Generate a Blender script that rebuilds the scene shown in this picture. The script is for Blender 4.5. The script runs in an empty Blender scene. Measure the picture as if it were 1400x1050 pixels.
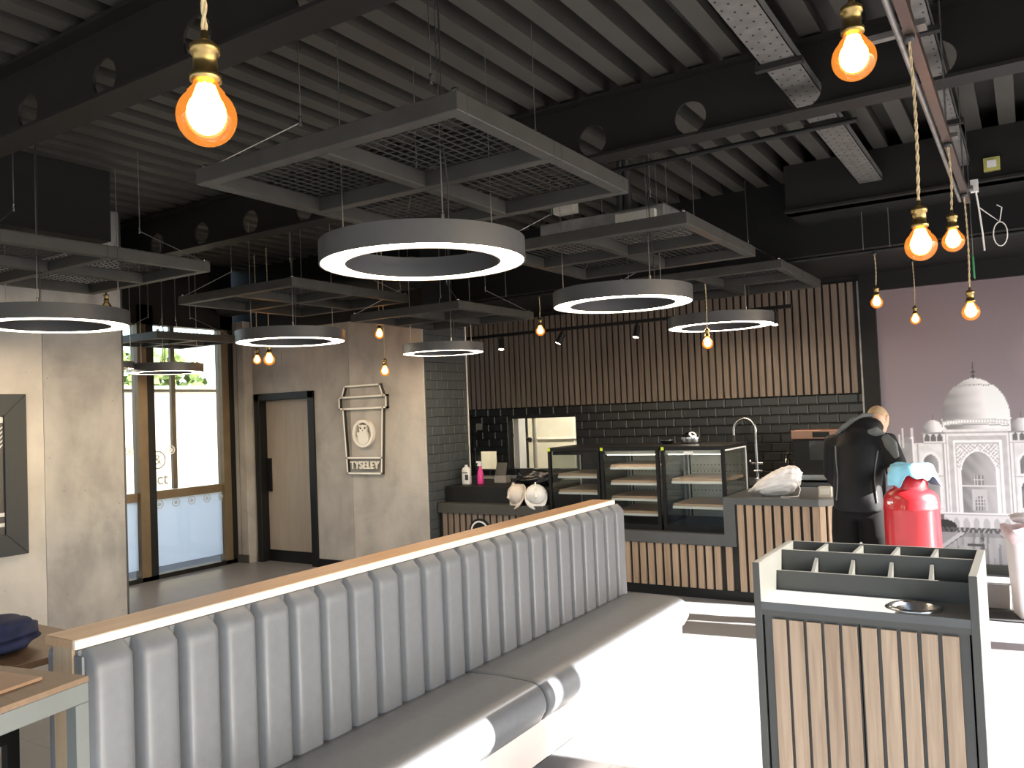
import bpy, math, random
import numpy as np
from mathutils import Vector, Matrix
random.seed(7)
C = bpy.context.scene.collection
scn = bpy.context.scene
PI = math.pi

# ------------------------------------------------------------------ camera
cam_d = bpy.data.cameras.new('camera')
cam_d.sensor_width = 36.0
cam_d.lens = 28.685
cam_d.clip_start = 0.05
cam = bpy.data.objects.new('camera', cam_d)
C.objects.link(cam)
_yaw, _pitch, _roll = math.radians(32.40410381), math.radians(1.96979752), math.radians(-2.33425254)
_f = Vector((-math.sin(_yaw) * math.cos(_pitch), math.cos(_yaw) * math.cos(_pitch), math.sin(_pitch)))
_r = Vector((math.cos(_yaw), math.sin(_yaw), 0))
_u = _r.cross(_f)
_r2 = math.cos(_roll) * _r + math.sin(_roll) * _u
_u2 = -math.sin(_roll) * _r + math.cos(_roll) * _u
cam.matrix_world = Matrix(((_r2.x, _u2.x, -_f.x, 0), (_r2.y, _u2.y, -_f.y, 0), (_r2.z, _u2.z, -_f.z, 1.72), (0, 0, 0, 1)))
scn.camera = cam

# ------------------------------------------------------------------ world, sun, exposure
world = bpy.data.worlds.new('world')
scn.world = world
world.use_nodes = True
wn = world.node_tree
wn.nodes.clear()
sky = wn.nodes.new('ShaderNodeTexSky')
sky.sky_type = 'NISHITA'
sky.sun_disc = False
sky.sun_elevation = math.radians(32)
sky.sun_rotation = math.radians(82)
sky.air_density = 1.0
sky.dust_density = 2.0
sky.ozone_density = 1.0
wbg = wn.nodes.new('ShaderNodeBackground')
wbg.inputs['Strength'].default_value = 0.54
wout = wn.nodes.new('ShaderNodeOutputWorld')
wn.links.new(sky.outputs[0], wbg.inputs['Color'])
wn.links.new(wbg.outputs[0], wout.inputs['Surface'])

sun_d = bpy.data.lights.new('sun', 'SUN')
sun_d.energy = 40.0
sun_d.angle = math.radians(0.6)
sun_d.color = (1.0, 0.96, 0.91)
sun = bpy.data.objects.new('sun', sun_d)
C.objects.link(sun)
_el, _az = math.radians(31.8), math.radians(8.0)
_s = Vector((math.cos(_az) * math.cos(_el), math.sin(_az) * math.cos(_el), math.sin(_el)))
sun.rotation_euler = _s.to_track_quat('Z', 'Y').to_euler()
sun.location = (12, 2, 8)

scn.view_settings.view_transform = 'Standard'
scn.view_settings.look = 'None'
scn.view_settings.gamma = 1.0
scn.view_settings.use_curve_mapping = False
scn.view_settings.exposure = 0.46
scn.cycles.max_bounces = 10
scn.cycles.transparent_max_bounces = 24
scn.cycles.sample_clamp_indirect = 6.0

# ------------------------------------------------------------------ materials
def new_mat(name):
    m = bpy.data.materials.new(name)
    m.use_nodes = True
    nt = m.node_tree
    b = nt.nodes['Principled BSDF']
    return m, nt, b

def N(nt, t, **k):
    n = nt.nodes.new(t)
    for a, v in k.items():
        setattr(n, a, v)
    return n

def ramp(nt, fac, stops):
    r = N(nt, 'ShaderNodeValToRGB')
    e = r.color_ramp.elements
    while len(e) < len(stops):
        e.new(0.5)
    for i, (p, c) in enumerate(stops):
        e[i].position = p
        e[i].color = (c[0], c[1], c[2], 1)
    nt.links.new(fac, r.inputs['Fac'])
    return r

def mat(name, col, rough=0.5, metal=0.0, var=0.08, scale=6.0, bump=0.0, spec=0.5, stretch=(1, 1, 1), coat=0.0):
    m, nt, b = new_mat(name)
    tc = N(nt, 'ShaderNodeTexCoord')
    mp = N(nt, 'ShaderNodeMapping')
    mp.inputs['Scale'].default_value = stretch
    nz = N(nt, 'ShaderNodeTexNoise')
    nz.inputs['Scale'].default_value = scale
    nz.inputs['Detail'].default_value = 5
    nt.links.new(tc.outputs['Object'], mp.inputs['Vector'])
    nt.links.new(mp.outputs[0], nz.inputs['Vector'])
    lo = [max(0, c * (1 - var)) for c in col]
    hi = [min(1, c * (1 + var)) for c in col]
    r = ramp(nt, nz.outputs['Fac'], [(0.3, lo), (0.7, hi)])
    nt.links.new(r.outputs['Color'], b.inputs['Base Color'])
    b.inputs['Roughness'].default_value = rough
    b.inputs['Metallic'].default_value = metal
    b.inputs['Specular IOR Level'].default_value = spec
    if coat:
        b.inputs['Coat Weight'].default_value = coat
    if bump:
        bp = N(nt, 'ShaderNodeBump')
        bp.inputs['Strength'].default_value = bump
        bp.inputs['Distance'].default_value = 0.01
        nt.links.new(nz.outputs['Fac'], bp.inputs['Height'])
        nt.links.new(bp.outputs[0], b.inputs['Normal'])
    return m

def wood(name, dark, light, rough=0.5, grain=(30, 30, 1.2), spec=0.4):
    m, nt, b = new_mat(name)
    tc = N(nt, 'ShaderNodeTexCoord')
    mp = N(nt, 'ShaderNodeMapping')
    mp.inputs['Scale'].default_value = grain
    nz = N(nt, 'ShaderNodeTexNoise')
    nz.inputs['Scale'].default_value = 2.2
    nz.inputs['Detail'].default_value = 8
    nz.inputs['Distortion'].default_value = 0.8
    n2 = N(nt, 'ShaderNodeTexNoise')
    n2.inputs['Scale'].default_value = 0.35
    n2.inputs['Detail'].default_value = 2
    nt.links.new(tc.outputs['Object'], mp.inputs['Vector'])
    nt.links.new(mp.outputs[0], nz.inputs['Vector'])
    nt.links.new(mp.outputs[0], n2.inputs['Vector'])
    mx = N(nt, 'ShaderNodeMath', operation='ADD')
    hf = N(nt, 'ShaderNodeMath', operation='MULTIPLY')
    hf.inputs[1].default_value = 0.6
    h2 = N(nt, 'ShaderNodeMath', operation='MULTIPLY')
    h2.inputs[1].default_value = 0.4
    nt.links.new(nz.outputs['Fac'], hf.inputs[0])
    nt.links.new(n2.outputs['Fac'], h2.inputs[0])
    nt.links.new(hf.outputs[0], mx.inputs[0])
    nt.links.new(h2.outputs[0], mx.inputs[1])
    r = ramp(nt, mx.outputs[0], [(0.3, dark), (0.72, light)])
    nt.links.new(r.outputs['Color'], b.inputs['Base Color'])
    b.inputs['Roughness'].default_value = rough
    b.inputs['Specular IOR Level'].default_value = spec
    return m

def concrete(name, base, amount=1.0, seed=0.0):
    m, nt, b = new_mat(name)
    tc = N(nt, 'ShaderNodeTexCoord')
    mp = N(nt, 'ShaderNodeMapping')
    mp.inputs['Location'].default_value = (seed, seed * 1.7, seed * 0.6)
    nt.links.new(tc.outputs['Object'], mp.inputs['Vector'])
    big = N(nt, 'ShaderNodeTexNoise')
    big.inputs['Scale'].default_value = 1.6
    big.inputs['Detail'].default_value = 6
    big.inputs['Roughness'].default_value = 0.62
    big.inputs['Distortion'].default_value = 0.9
    nt.links.new(mp.outputs[0], big.inputs['Vector'])
    m2 = N(nt, 'ShaderNodeMapping')
    m2.inputs['Scale'].default_value = (3.0, 3.0, 1.6)
    m2.inputs['Location'].default_value = (seed, 3, seed)
    nt.links.new(tc.outputs['Object'], m2.inputs['Vector'])
    st = N(nt, 'ShaderNodeTexNoise')
    st.inputs['Scale'].default_value = 1.3
    st.inputs['Detail'].default_value = 7
    nt.links.new(m2.outputs[0], st.inputs['Vector'])
    ad = N(nt, 'ShaderNodeMath', operation='ADD')
    nt.links.new(big.outputs['Fac'], ad.inputs[0])
    nt.links.new(st.outputs['Fac'], ad.inputs[1])
    hv = N(nt, 'ShaderNodeMath', operation='MULTIPLY')
    hv.inputs[1].default_value = 0.5
    nt.links.new(ad.outputs[0], hv.inputs[0])
    lo = [c * (1 - 0.30 * amount) for c in base]
    hi = [min(1, c * (1 + 0.20 * amount)) for c in base]
    r = ramp(nt, hv.outputs[0], [(0.34, lo), (0.52, base), (0.68, hi)])
    # pits
    vo = N(nt, 'ShaderNodeTexVoronoi')
    vo.inputs['Scale'].default_value = 9
    nt.links.new(mp.outputs[0], vo.inputs['Vector'])
    pr = ramp(nt, vo.outputs['Distance'], [(0.035, (0.45, 0.45, 0.45)), (0.06, (1, 1, 1))])
    mul = N(nt, 'ShaderNodeMix', data_type='RGBA', blend_type='MULTIPLY')
    mul.inputs[0].default_value = 0.6 * amount
    nt.links.new(r.outputs['Color'], mul.inputs[6])
    nt.links.new(pr.outputs['Color'], mul.inputs[7])
    nt.links.new(mul.outputs[2], b.inputs['Base Color'])
    b.inputs['Roughness'].default_value = 0.62
    b.inputs['Specular IOR Level'].default_value = 0.35
    bp = N(nt, 'ShaderNodeBump')
    bp.inputs['Strength'].default_value = 0.15
    bp.inputs['Distance'].default_value = 0.01
    nt.links.new(st.outputs['Fac'], bp.inputs['Height'])
    nt.links.new(bp.outputs[0], b.inputs['Normal'])
    return m

def emit(name, col, strength):
    m, nt, b = new_mat(name)
    b.inputs['Base Color'].default_value = (*col, 1)
    b.inputs['Emission Color'].default_value = (*col, 1)
    b.inputs['Emission Strength'].default_value = strength
    return m

def glass(name, tint=(0.95, 0.98, 0.97), refl=0.10, rough=0.02):
    m, nt, b = new_mat(name)
    nt.nodes.remove(b)
    out = nt.nodes['Material Output']
    t = N(nt, 'ShaderNodeBsdfTransparent')
    t.inputs['Color'].default_value = (*tint, 1)
    g = N(nt, 'ShaderNodeBsdfGlossy')
    g.inputs['Roughness'].default_value = rough
    fr = N(nt, 'ShaderNodeFresnel')
    fr.inputs['IOR'].default_value = 1.45
    ml = N(nt, 'ShaderNodeMath', operation='MULTIPLY')
    ml.inputs[1].default_value = refl / 0.05
    ml.use_clamp = True
    mx = N(nt, 'ShaderNodeMixShader')
    nt.links.new(fr.outputs[0], ml.inputs[0])
    nt.links.new(ml.outputs[0], mx.inputs[0])
    nt.links.new(t.outputs[0], mx.inputs[1])
    nt.links.new(g.outputs[0], mx.inputs[2])
    nt.links.new(mx.outputs[0], out.inputs['Surface'])
    return m

M = {}
M['black_paint'] = mat('black paint', (0.008, 0.008, 0.008), 0.55, var=0.15, spec=0.35)
M['deck'] = mat('dark painted deck', (0.060, 0.056, 0.049), 0.5, var=0.12, scale=3)
M['beam'] = mat('dark painted steel', (0.012, 0.0112, 0.010), 0.55, var=0.12, scale=4, spec=0.35)
M['frame'] = mat('charcoal painted timber', (0.042, 0.040, 0.036), 0.5, var=0.15, scale=9)
M['soffit'] = mat('black soffit', (0.007, 0.007, 0.007), 0.65, var=0.1, spec=0.3)
M['wire'] = mat('steel wire', (0.42, 0.41, 0.39), 0.35, 1.0, var=0.05)
M['dark_wire'] = mat('black wire', (0.03, 0.03, 0.03), 0.4, var=0.05)
M['galv'] = mat('galvanised steel', (0.36, 0.355, 0.34), 0.42, 0.7, var=0.2, scale=14)
M['tray'] = mat('dull cable tray steel', (0.17, 0.165, 0.155), 0.5, 0.5, var=0.2, scale=12)
M['chrome'] = mat('chrome', (0.75, 0.75, 0.76), 0.12, 1.0, var=0.02)
M['steel'] = mat('brushed steel', (0.55, 0.54, 0.52), 0.25, 1.0, var=0.05)
M['brass'] = mat('aged brass', (0.42, 0.30, 0.12), 0.32, 1.0, var=0.2, scale=40)
M['cord'] = mat('braided cord', (0.55, 0.44, 0.26), 0.8, var=0.25, scale=90)
M['ring'] = mat('dark grey ring metal', (0.078, 0.079, 0.083), 0.40, 0.0, var=0.05)
M['ring_led'] = emit('ring led', (1.0, 0.80, 0.58), 21.0)
M['filament'] = emit('filament', (1.0, 0.66, 0.30), 16.0)
M['spot_led'] = emit('spot led', (1.0, 0.85, 0.62), 14.0)
M['conc_a'] = concrete('concrete warm', (0.44, 0.405, 0.36), 1.0, 0.0)
M['conc_b'] = concrete('concrete grey', (0.37, 0.355, 0.33), 1.25, 4.1)
M['conc_c'] = concrete('concrete mid', (0.37, 0.345, 0.31), 0.9, 8.3)
M['conc_d'] = concrete('concrete light', (0.53, 0.50, 0.455), 0.7, 12.7)
M['tile'] = mat('black bevelled tile', (0.022, 0.022, 0.022), 0.28, var=0.12, scale=5)
M['tile_grey'] = mat('slate grey tile', (0.055, 0.061, 0.064), 0.45, var=0.10, scale=3)
M['grout'] = mat('dark grout', (0.010, 0.010, 0.010), 0.8)
M['slat'] = wood('slat oak dark', (0.14, 0.105, 0.08), (0.27, 0.21, 0.165), 0.55)
M['slat_light'] = wood('slat oak light', (0.25, 0.170, 0.110), (0.47, 0.345, 0.24), 0.5)
M['base'] = mat('pale pinkish base board', (0.60, 0.53, 0.49), 0.5, var=0.03)
M['oak'] = wood('oak cap', (0.30, 0.18, 0.10), (0.44, 0.28, 0.16), 0.4, grain=(30, 1.2, 30))
M['oak_edge'] = wood('pale oak edge', (0.60, 0.50, 0.40), (0.78, 0.68, 0.56), 0.45, grain=(30, 1.2, 30))
M['oak_v'] = wood('oak end panel', (0.26, 0.19, 0.12), (0.42, 0.32, 0.21), 0.45)
M['table_wood'] = wood('table walnut', (0.115, 0.072, 0.042), (0.18, 0.115, 0.068), 0.45, grain=(3, 30, 30))
M['mat_wood'] = wood('table inlay', (0.27, 0.165, 0.10), (0.33, 0.21, 0.13), 0.5, grain=(2, 14, 14))
M['leather'] = mat('grey faux leather', (0.108, 0.115, 0.125), 0.42, var=0.05, scale=30, bump=0.05, spec=0.5)
M['charcoal'] = mat('charcoal laminate', (0.060, 0.059, 0.052), 0.38, var=0.05)
M['charcoal_top'] = mat('charcoal worktop', (0.088, 0.089, 0.088), 0.3, var=0.08)
M['bin_top'] = mat('grey waste station top', (0.135, 0.136, 0.134), 0.3, var=0.05)  # charcoal top lightened in colour to strengthen its sunlit glare
M['groove'] = mat('black groove', (0.012, 0.011, 0.010), 0.7)
M['green_metal'] = mat('grey green metal', (0.125, 0.137, 0.130), 0.4, 0.2, var=0.04)
M['white'] = mat('white plastic', (0.78, 0.77, 0.75), 0.4, var=0.03)
M['offwhite'] = mat('off white plastic', (0.62, 0.58, 0.50), 0.4, var=0.06)
M['bag'] = mat('white polythene', (0.72, 0.70, 0.70), 0.35, var=0.06, scale=12, bump=0.5)
M['black_bag'] = mat('black polythene', (0.012, 0.012, 0.012), 0.22, var=0.1, scale=12, bump=0.5)
M['pink_bag'] = mat('clear pink liner', (0.75, 0.60, 0.60), 0.3, var=0.1, scale=15)
M['pink'] = mat('pink liquid', (0.75, 0.05, 0.28), 0.25, var=0.05)
M['red'] = mat('red gas bottle paint', (0.42, 0.012, 0.018), 0.33, var=0.10, scale=7, coat=0.3)
M['blue_cloth'] = mat('light blue cloth', (0.24, 0.56, 0.74), 0.8, var=0.15, scale=14, bump=0.3)
M['jacket'] = mat('black jacket', (0.007, 0.0075, 0.009), 0.65, var=0.3, scale=7, bump=0.25, spec=0.25)
M['jacket_grey'] = mat('grey jacket panel', (0.095, 0.10, 0.10), 0.6, var=0.2, scale=9)
M['trouser'] = mat('black trousers', (0.006, 0.006, 0.006), 0.85, var=0.2, spec=0.2)
M['skin'] = mat('skin', (0.55, 0.33, 0.22), 0.5, var=0.06)
M['hair'] = mat('cropped fair hair', (0.42, 0.29, 0.17), 0.7, var=0.15, scale=40)
M['boot'] = mat('dark boots', (0.03, 0.025, 0.02), 0.6)
M['navy'] = mat('navy fabric', (0.016, 0.022, 0.065), 0.85, var=0.3, scale=12, bump=0.4)
M['cream'] = mat('cream kitchen wall', (0.62, 0.58, 0.47), 0.5, var=0.04)
M['bronze'] = mat('bronze window frame', (0.16, 0.115, 0.065), 0.45, 0.3, var=0.1)
M['black_frame'] = mat('black window frame', (0.007, 0.007, 0.007), 0.45, spec=0.3)
M['door_leaf'] = wood('washed oak door', (0.29, 0.245, 0.20), (0.37, 0.315, 0.26), 0.5, grain=(9, 9, 1.0))
M['sign'] = mat('pale sign metal', (0.80, 0.76, 0.68), 0.4, 0.0, var=0.04)
M['sign_face'] = mat('grey sign plate', (0.30, 0.285, 0.26), 0.5, var=0.05)
M['sign_dark'] = mat('dark sign side', (0.035, 0.033, 0.03), 0.5)  # depth shadow painted on the cup outline's sides; also the emblem's features
M['picture_frame'] = mat('slate picture frame', (0.024, 0.027, 0.029), 0.5, var=0.04)
M['picture_dark'] = mat('dark picture', (0.035, 0.033, 0.033), 0.3, var=0.6, scale=3)
M['picture_light'] = mat('pale picture strokes', (0.6, 0.6, 0.6), 0.4, var=0.3, scale=20)
M['glass'] = glass('window glass', (0.97, 0.98, 0.97), 0.06)
M['case_glass'] = glass('case glass', (0.95, 0.97, 0.96), 0.028)
M['shelf'] = mat('case shelf', (0.46, 0.31, 0.21), 0.3, 0.0, var=0.12, scale=4)
M['case_back'] = mat('case rear lining', (0.50, 0.47, 0.40), 0.35, 0.0, var=0.2, scale=5)
M['case_led'] = emit('case lamp', (1.0, 0.90, 0.74), 9.0)
M['yellow'] = mat('yellow green sticker', (0.62, 0.75, 0.04), 0.5)
M['copper'] = mat('copper', (0.30, 0.17, 0.12), 0.35, 0.8, var=0.05)
M['track'] = mat('dark track with painted sheen', (0.075, 0.05, 0.04), 0.35, 0.4, var=0.1)  # copper-brown reflection on a black track, put into its base colour
M['screen_green'] = mat('green sign', (0.02, 0.22, 0.09), 0.4)
M['rubber'] = mat('dark rubber', (0.02, 0.02, 0.02), 0.8)
M['helmet'] = mat('white helmet shell', (0.78, 0.76, 0.72), 0.3, var=0.03)
M['helmet_b'] = mat('cream helmet shell', (0.66, 0.58, 0.50), 0.35, var=0.08)
M['leaf'] = mat('foliage', (0.10, 0.16, 0.04), 0.7, var=0.4, scale=8)
M['paving'] = mat('pale paving', (0.11, 0.108, 0.104), 0.8, var=0.1, scale=2)
M['render_wall'] = mat('cream render', (0.15, 0.137, 0.10), 0.8, var=0.05, scale=1)
M['frost_mark'] = mat('frosted vinyl', (0.42, 0.45, 0.42), 0.6)
M['white_mark'] = mat('white vinyl', (0.85, 0.85, 0.85), 0.6)

def film():
    m, nt, b = new_mat('bluish white film')
    nt.nodes.remove(b)
    out = nt.nodes['Material Output']
    d = N(nt, 'ShaderNodeBsdfDiffuse')
    d.inputs['Color'].default_value = (0.80, 0.86, 0.95, 1)
    t = N(nt, 'ShaderNodeBsdfTranslucent')
    t.inputs['Color'].default_value = (0.90, 0.95, 1.0, 1)
    mx = N(nt, 'ShaderNodeMixShader')
    mx.inputs[0].default_value = 0.65
    nt.links.new(d.outputs[0], mx.inputs[1])
    nt.links.new(t.outputs[0], mx.inputs[2])
    nt.links.new(mx.outputs[0], out.inputs['Surface'])
    return m
M['film'] = film()

def bulb_glass():
    m, nt, b = new_mat('amber bulb glass')
    nt.nodes.remove(b)
    out = nt.nodes['Material Output']
    t = N(nt, 'ShaderNodeBsdfTransparent')
    t.inputs['Color'].default_value = (1.0, 0.62, 0.22, 1)
    e = N(nt, 'ShaderNodeEmission')
    e.inputs['Color'].default_value = (1.0, 0.36, 0.06, 1)
    e.inputs['Strength'].default_value = 2.0  # orange glow of the lit bulb put into the glass itself
    g = N(nt, 'ShaderNodeBsdfGlossy')
    g.inputs['Roughness'].default_value = 0.03
    m1 = N(nt, 'ShaderNodeMixShader')
    m1.inputs[0].default_value = 0.20
    m2 = N(nt, 'ShaderNodeMixShader')
    m2.inputs[0].default_value = 0.06
    nt.links.new(t.outputs[0], m1.inputs[1])
    nt.links.new(e.outputs[0], m1.inputs[2])
    nt.links.new(m1.outputs[0], m2.inputs[1])
    nt.links.new(g.outputs[0], m2.inputs[2])
    nt.links.new(m2.outputs[0], out.inputs['Surface'])
    return m
M['bulb_glass'] = bulb_glass()
M['bulb_off'] = glass('unlit bulb glass', (0.95, 0.80, 0.55), 0.10)

def floor_mat():
    m, nt, b = new_mat('grey porcelain floor')
    tc = N(nt, 'ShaderNodeTexCoord')
    br = N(nt, 'ShaderNodeTexBrick')
    br.offset = 0.0
    br.inputs['Scale'].default_value = 1.0
    br.inputs['Brick Width'].default_value = 0.6
    br.inputs['Row Height'].default_value = 0.6
    br.inputs['Mortar Size'].default_value = 0.003
    br.inputs['Color1'].default_value = (0.172, 0.174, 0.182, 1)
    br.inputs['Color2'].default_value = (0.186, 0.188, 0.196, 1)
    br.inputs['Mortar'].default_value = (0.12, 0.12, 0.125, 1)
    nt.links.new(tc.outputs['Object'], br.inputs['Vector'])
    nz = N(nt, 'ShaderNodeTexNoise')
    nz.inputs['Scale'].default_value = 3
    nz.inputs['Detail'].default_value = 6
    nt.links.new(tc.outputs['Object'], nz.inputs['Vector'])
    r = ramp(nt, nz.outputs['Fac'], [(0.3, (0.86, 0.86, 0.86)), (0.7, (1, 1, 1))])
    mul = N(nt, 'ShaderNodeMix', data_type='RGBA', blend_type='MULTIPLY')
    mul.inputs[0].default_value = 1.0
    nt.links.new(br.outputs['Color'], mul.inputs[6])
    nt.links.new(r.outputs['Color'], mul.inputs[7])
    nt.links.new(mul.outputs[2], b.inputs['Base Color'])
    b.inputs['Roughness'].default_value = 0.38
    return m
M['floor'] = floor_mat()

# ------------------------------------------------------------------ mesh helpers
class MB:
    def __init__(self):
        self.v = []; self.f = []; self.mi = []; self.m = []; self.sm = []
    def mid(self, m):
        if m not in self.m:
            self.m.append(m)
        return self.m.index(m)
    def add(self, vs, fs, m, smooth=False):
        o = len(self.v)
        self.v += [tuple(p) for p in vs]
        k = self.mid(m)
        for f in fs:
            self.f.append(tuple(i + o for i in f)); self.mi.append(k); self.sm.append(smooth)
        return self
    def box(self, x0, x1, y0, y1, z0, z1, m):
        x0, x1 = sorted((x0, x1)); y0, y1 = sorted((y0, y1)); z0, z1 = sorted((z0, z1))
        vs = [(x0, y0, z0), (x1, y0, z0), (x1, y1, z0), (x0, y1, z0), (x0, y0, z1), (x1, y0, z1), (x1, y1, z1), (x0, y1, z1)]
        fs = [(0, 3, 2, 1), (4, 5, 6, 7), (0, 1, 5, 4), (1, 2, 6, 5), (2, 3, 7, 6), (3, 0, 4, 7)]
        return self.add(vs, fs, m)
    def rbox(self, c, sx, sy, sz, rz, m):          # rotated about Z, c = base centre
        ca, sa = math.cos(rz), math.sin(rz)
        vs = []
        for z in (0, sz):
            for dx, dy in ((-1, -1), (1, -1), (1, 1), (-1, 1)):
                x, y = dx * sx / 2, dy * sy / 2
                vs.append((c[0] + ca * x - sa * y, c[1] + sa * x + ca * y, c[2] + z))
        fs = [(0, 3, 2, 1), (4, 5, 6, 7), (0, 1, 5, 4), (1, 2, 6, 5), (2, 3, 7, 6), (3, 0, 4, 7)]
        return self.add(vs, fs, m)
    def tube(self, pts, r, m, n=10, smooth=True, caps=True, closed=False):
        pts = [Vector(p) for p in pts]
        k = len(pts)
        rr = r if isinstance(r, (list, tuple)) else [r] * k
        up = None; vs = []
        for i, p in enumerate(pts):
            if closed:
                t = pts[(i + 1) % k] - pts[i - 1]
            else:
                t = pts[min(i + 1, k - 1)] - pts[max(i - 1, 0)]
            t.normalize()
            if up is None:
                a = Vector((0, 0, 1)) if abs(t.z) < 0.9 else Vector((1, 0, 0))
                up = (a - t * a.dot(t)).normalized()
            else:
                up = (up - t * up.dot(t)).normalized()
            s = t.cross(up)
            for j in range(n):
                a = 2 * PI * j / n
                vs.append(p + (up * math.cos(a) + s * math.sin(a)) * rr[i])
        fs = []
        for i in range(k if closed else k - 1):
            i2 = (i + 1) % k
            for j in range(n):
                j2 = (j + 1) % n
                fs.append((i * n + j, i * n + j2, i2 * n + j2, i2 * n + j))
        self.add(vs, fs, m, smooth)
        if caps and not closed:
            self.add(vs[:n], [tuple(range(n))[::-1]], m)
            self.add(vs[-n:], [tuple(range(n))], m)
        return self
    def lathe(self, prof, c, m, n=32, smooth=True):  # prof list of (r, z)
        vs = []
        for r, z in prof:
            for j in range(n):
                a = 2 * PI * j / n
                vs.append((c[0] + r * math.cos(a), c[1] + r * math.sin(a), c[2] + z))
        fs = []
        for i in range(len(prof) - 1):
            for j in range(n):
                j2 = (j + 1) % n
                fs.append((i * n + j, i * n + j2, (i + 1) * n + j2, (i + 1) * n + j))
        return self.add(vs, fs, m, smooth)
    def prism(self, poly, o, ux, uy, depth, m, smooth=False):  # polygon in plane (ux,uy) through o, extruded along depth vector
        o, ux, uy, d = Vector(o), Vector(ux), Vector(uy), Vector(depth)
        n = len(poly)
        a = [o + ux * p[0] + uy * p[1] for p in poly]
        b = [q + d for q in a]
        fs = [tuple(range(n))[::-1], tuple(range(n, 2 * n))]
        for i in range(n):
            j = (i + 1) % n
            fs.append((i, j, n + j, n + i))
        return self.add(a + b, fs, m, smooth)
    def loft(self, rings, m, smooth=True, caps=True):
        n = len(rings[0]); vs = [p for r in rings for p in r]; fs = []
        for i in range(len(rings) - 1):
            for j in range(n):
                j2 = (j + 1) % n
                fs.append((i * n + j, i * n + j2, (i + 1) * n + j2, (i + 1) * n + j))
        if caps:
            fs.append(tuple(range(n))[::-1])
            fs.append(tuple(range((len(rings) - 1) * n, len(rings) * n)))
        return self.add(vs, fs, m, smooth)
    def ball(self, c, rx, ry, rz, m, nu=20, nv=12, fn=None):
        prof = []
        vs = []; fs = []
        for i in range(nv + 1):
            t = PI * i / nv
            for j in range(nu):
                a = 2 * PI * j / nu
                d = Vector((math.sin(t) * math.cos(a), math.sin(t) * math.sin(a), -math.cos(t)))
                k = fn(d) if fn else 1.0
                vs.append((c[0] + rx * d.x * k, c[1] + ry * d.y * k, c[2] + rz * d.z * k))
        for i in range(nv):
            for j in range(nu):
                j2 = (j + 1) % nu
                fs.append((i * nu + j, i * nu + j2, (i + 1) * nu + j2, (i + 1) * nu + j))
        return self.add(vs, fs, m, True)
    def build(self, name, parent=None, bevel=0.0, seg=2, origin=None):
        if parent is not None:
            o = Vector(parent['_o'])
        elif origin is not None:
            o = Vector(origin)
        else:
            a = np.array(self.v); o = Vector(((a[:, 0].min() + a[:, 0].max()) / 2, (a[:, 1].min() + a[:, 1].max()) / 2, a[:, 2].min()))
        me = bpy.data.meshes.new(name)
        me.from_pydata([(p[0] - o.x, p[1] - o.y, p[2] - o.z) for p in self.v], [], self.f)
        for m in self.m:
            me.materials.append(M[m] if isinstance(m, str) else m)
        me.polygons.foreach_set('material_index', self.mi)
        me.polygons.foreach_set('use_smooth', self.sm)
        me.update()
        ob = bpy.data.objects.new(name, me)
        C.objects.link(ob)
        if parent is not None:
            ob.parent = parent
            if '_sub' in parent:
                pass
        else:
            ob.location = o
        ob['_o'] = tuple(o)
        if bevel:
            bv = ob.modifiers.new('bevel', 'BEVEL'); bv.width = bevel; bv.segments = seg; bv.limit_method = 'ANGLE'; bv.angle_limit = math.radians(40)
        return ob

def tag(o, label, cat, group=None):
    o['label'] = label; o['category'] = cat
    if group: o['group'] = group
    return o

def thing(name, label, cat, loc, group=None):
    e = bpy.data.objects.new(name, None); C.objects.link(e)
    e.empty_display_size = 0.1
    e.location = loc; e['_o'] = tuple(loc)
    return tag(e, label, cat, group)

def struct(o, label=None, cat=None):
    o['kind'] = 'structure'
    if label: o['label'] = label
    if cat: o['category'] = cat
    return o

def dup(root, loc, label, name=None):
    r = root.copy(); C.objects.link(r); r.location = loc; r['_o'] = tuple(loc); r['label'] = label
    for ch in list(root.children):
        c = ch.copy(); C.objects.link(c); c.parent = r; c['_o'] = tuple(loc)
        for g in list(ch.children):
            d = g.copy(); C.objects.link(d); d.parent = c; d['_o'] = tuple(loc)
    return r

def text(name, body, size, loc, rot, m, parent=None, extrude=0.004, offset=0.0, align='CENTER', sx=1.0):
    cu = bpy.data.curves.new(name, 'FONT')
    cu.body = body; cu.size = size; cu.extrude = extrude; cu.offset = offset
    cu.align_x = align; cu.align_y = 'CENTER'
    cu.materials.append(M[m])
    ob = bpy.data.objects.new(name, cu); C.objects.link(ob)
    if parent is not None:
        ob.parent = parent; o = Vector(parent['_o']); ob.location = Vector(loc) - o
    else:
        ob.location = loc
    bpy.context.view_layer.update()
    me = bpy.data.meshes.new_from_object(ob.evaluated_get(bpy.context.evaluated_depsgraph_get()))
    l = ob.location.copy(); bpy.data.objects.remove(ob)
    ob = bpy.data.objects.new(name, me); C.objects.link(ob)
    ob.parent = parent; ob.location = l
    ob.rotation_euler = rot
    ob.scale = (sx, 1, 1)
    return ob

# ================================================================== SETTING
XR, YB, YF, ZD = 1.7, 9.0, -3.0, 3.65     # right glazing, back wall, shop front, underside of the deck
GX = -8.44                                 # bay glazing

struct(MB().box(-8.6, XR + 0.1, YF, YB + 2.2, -0.12, 0.0, 'floor').build('floor', origin=(0, 0, 0)))

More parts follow.
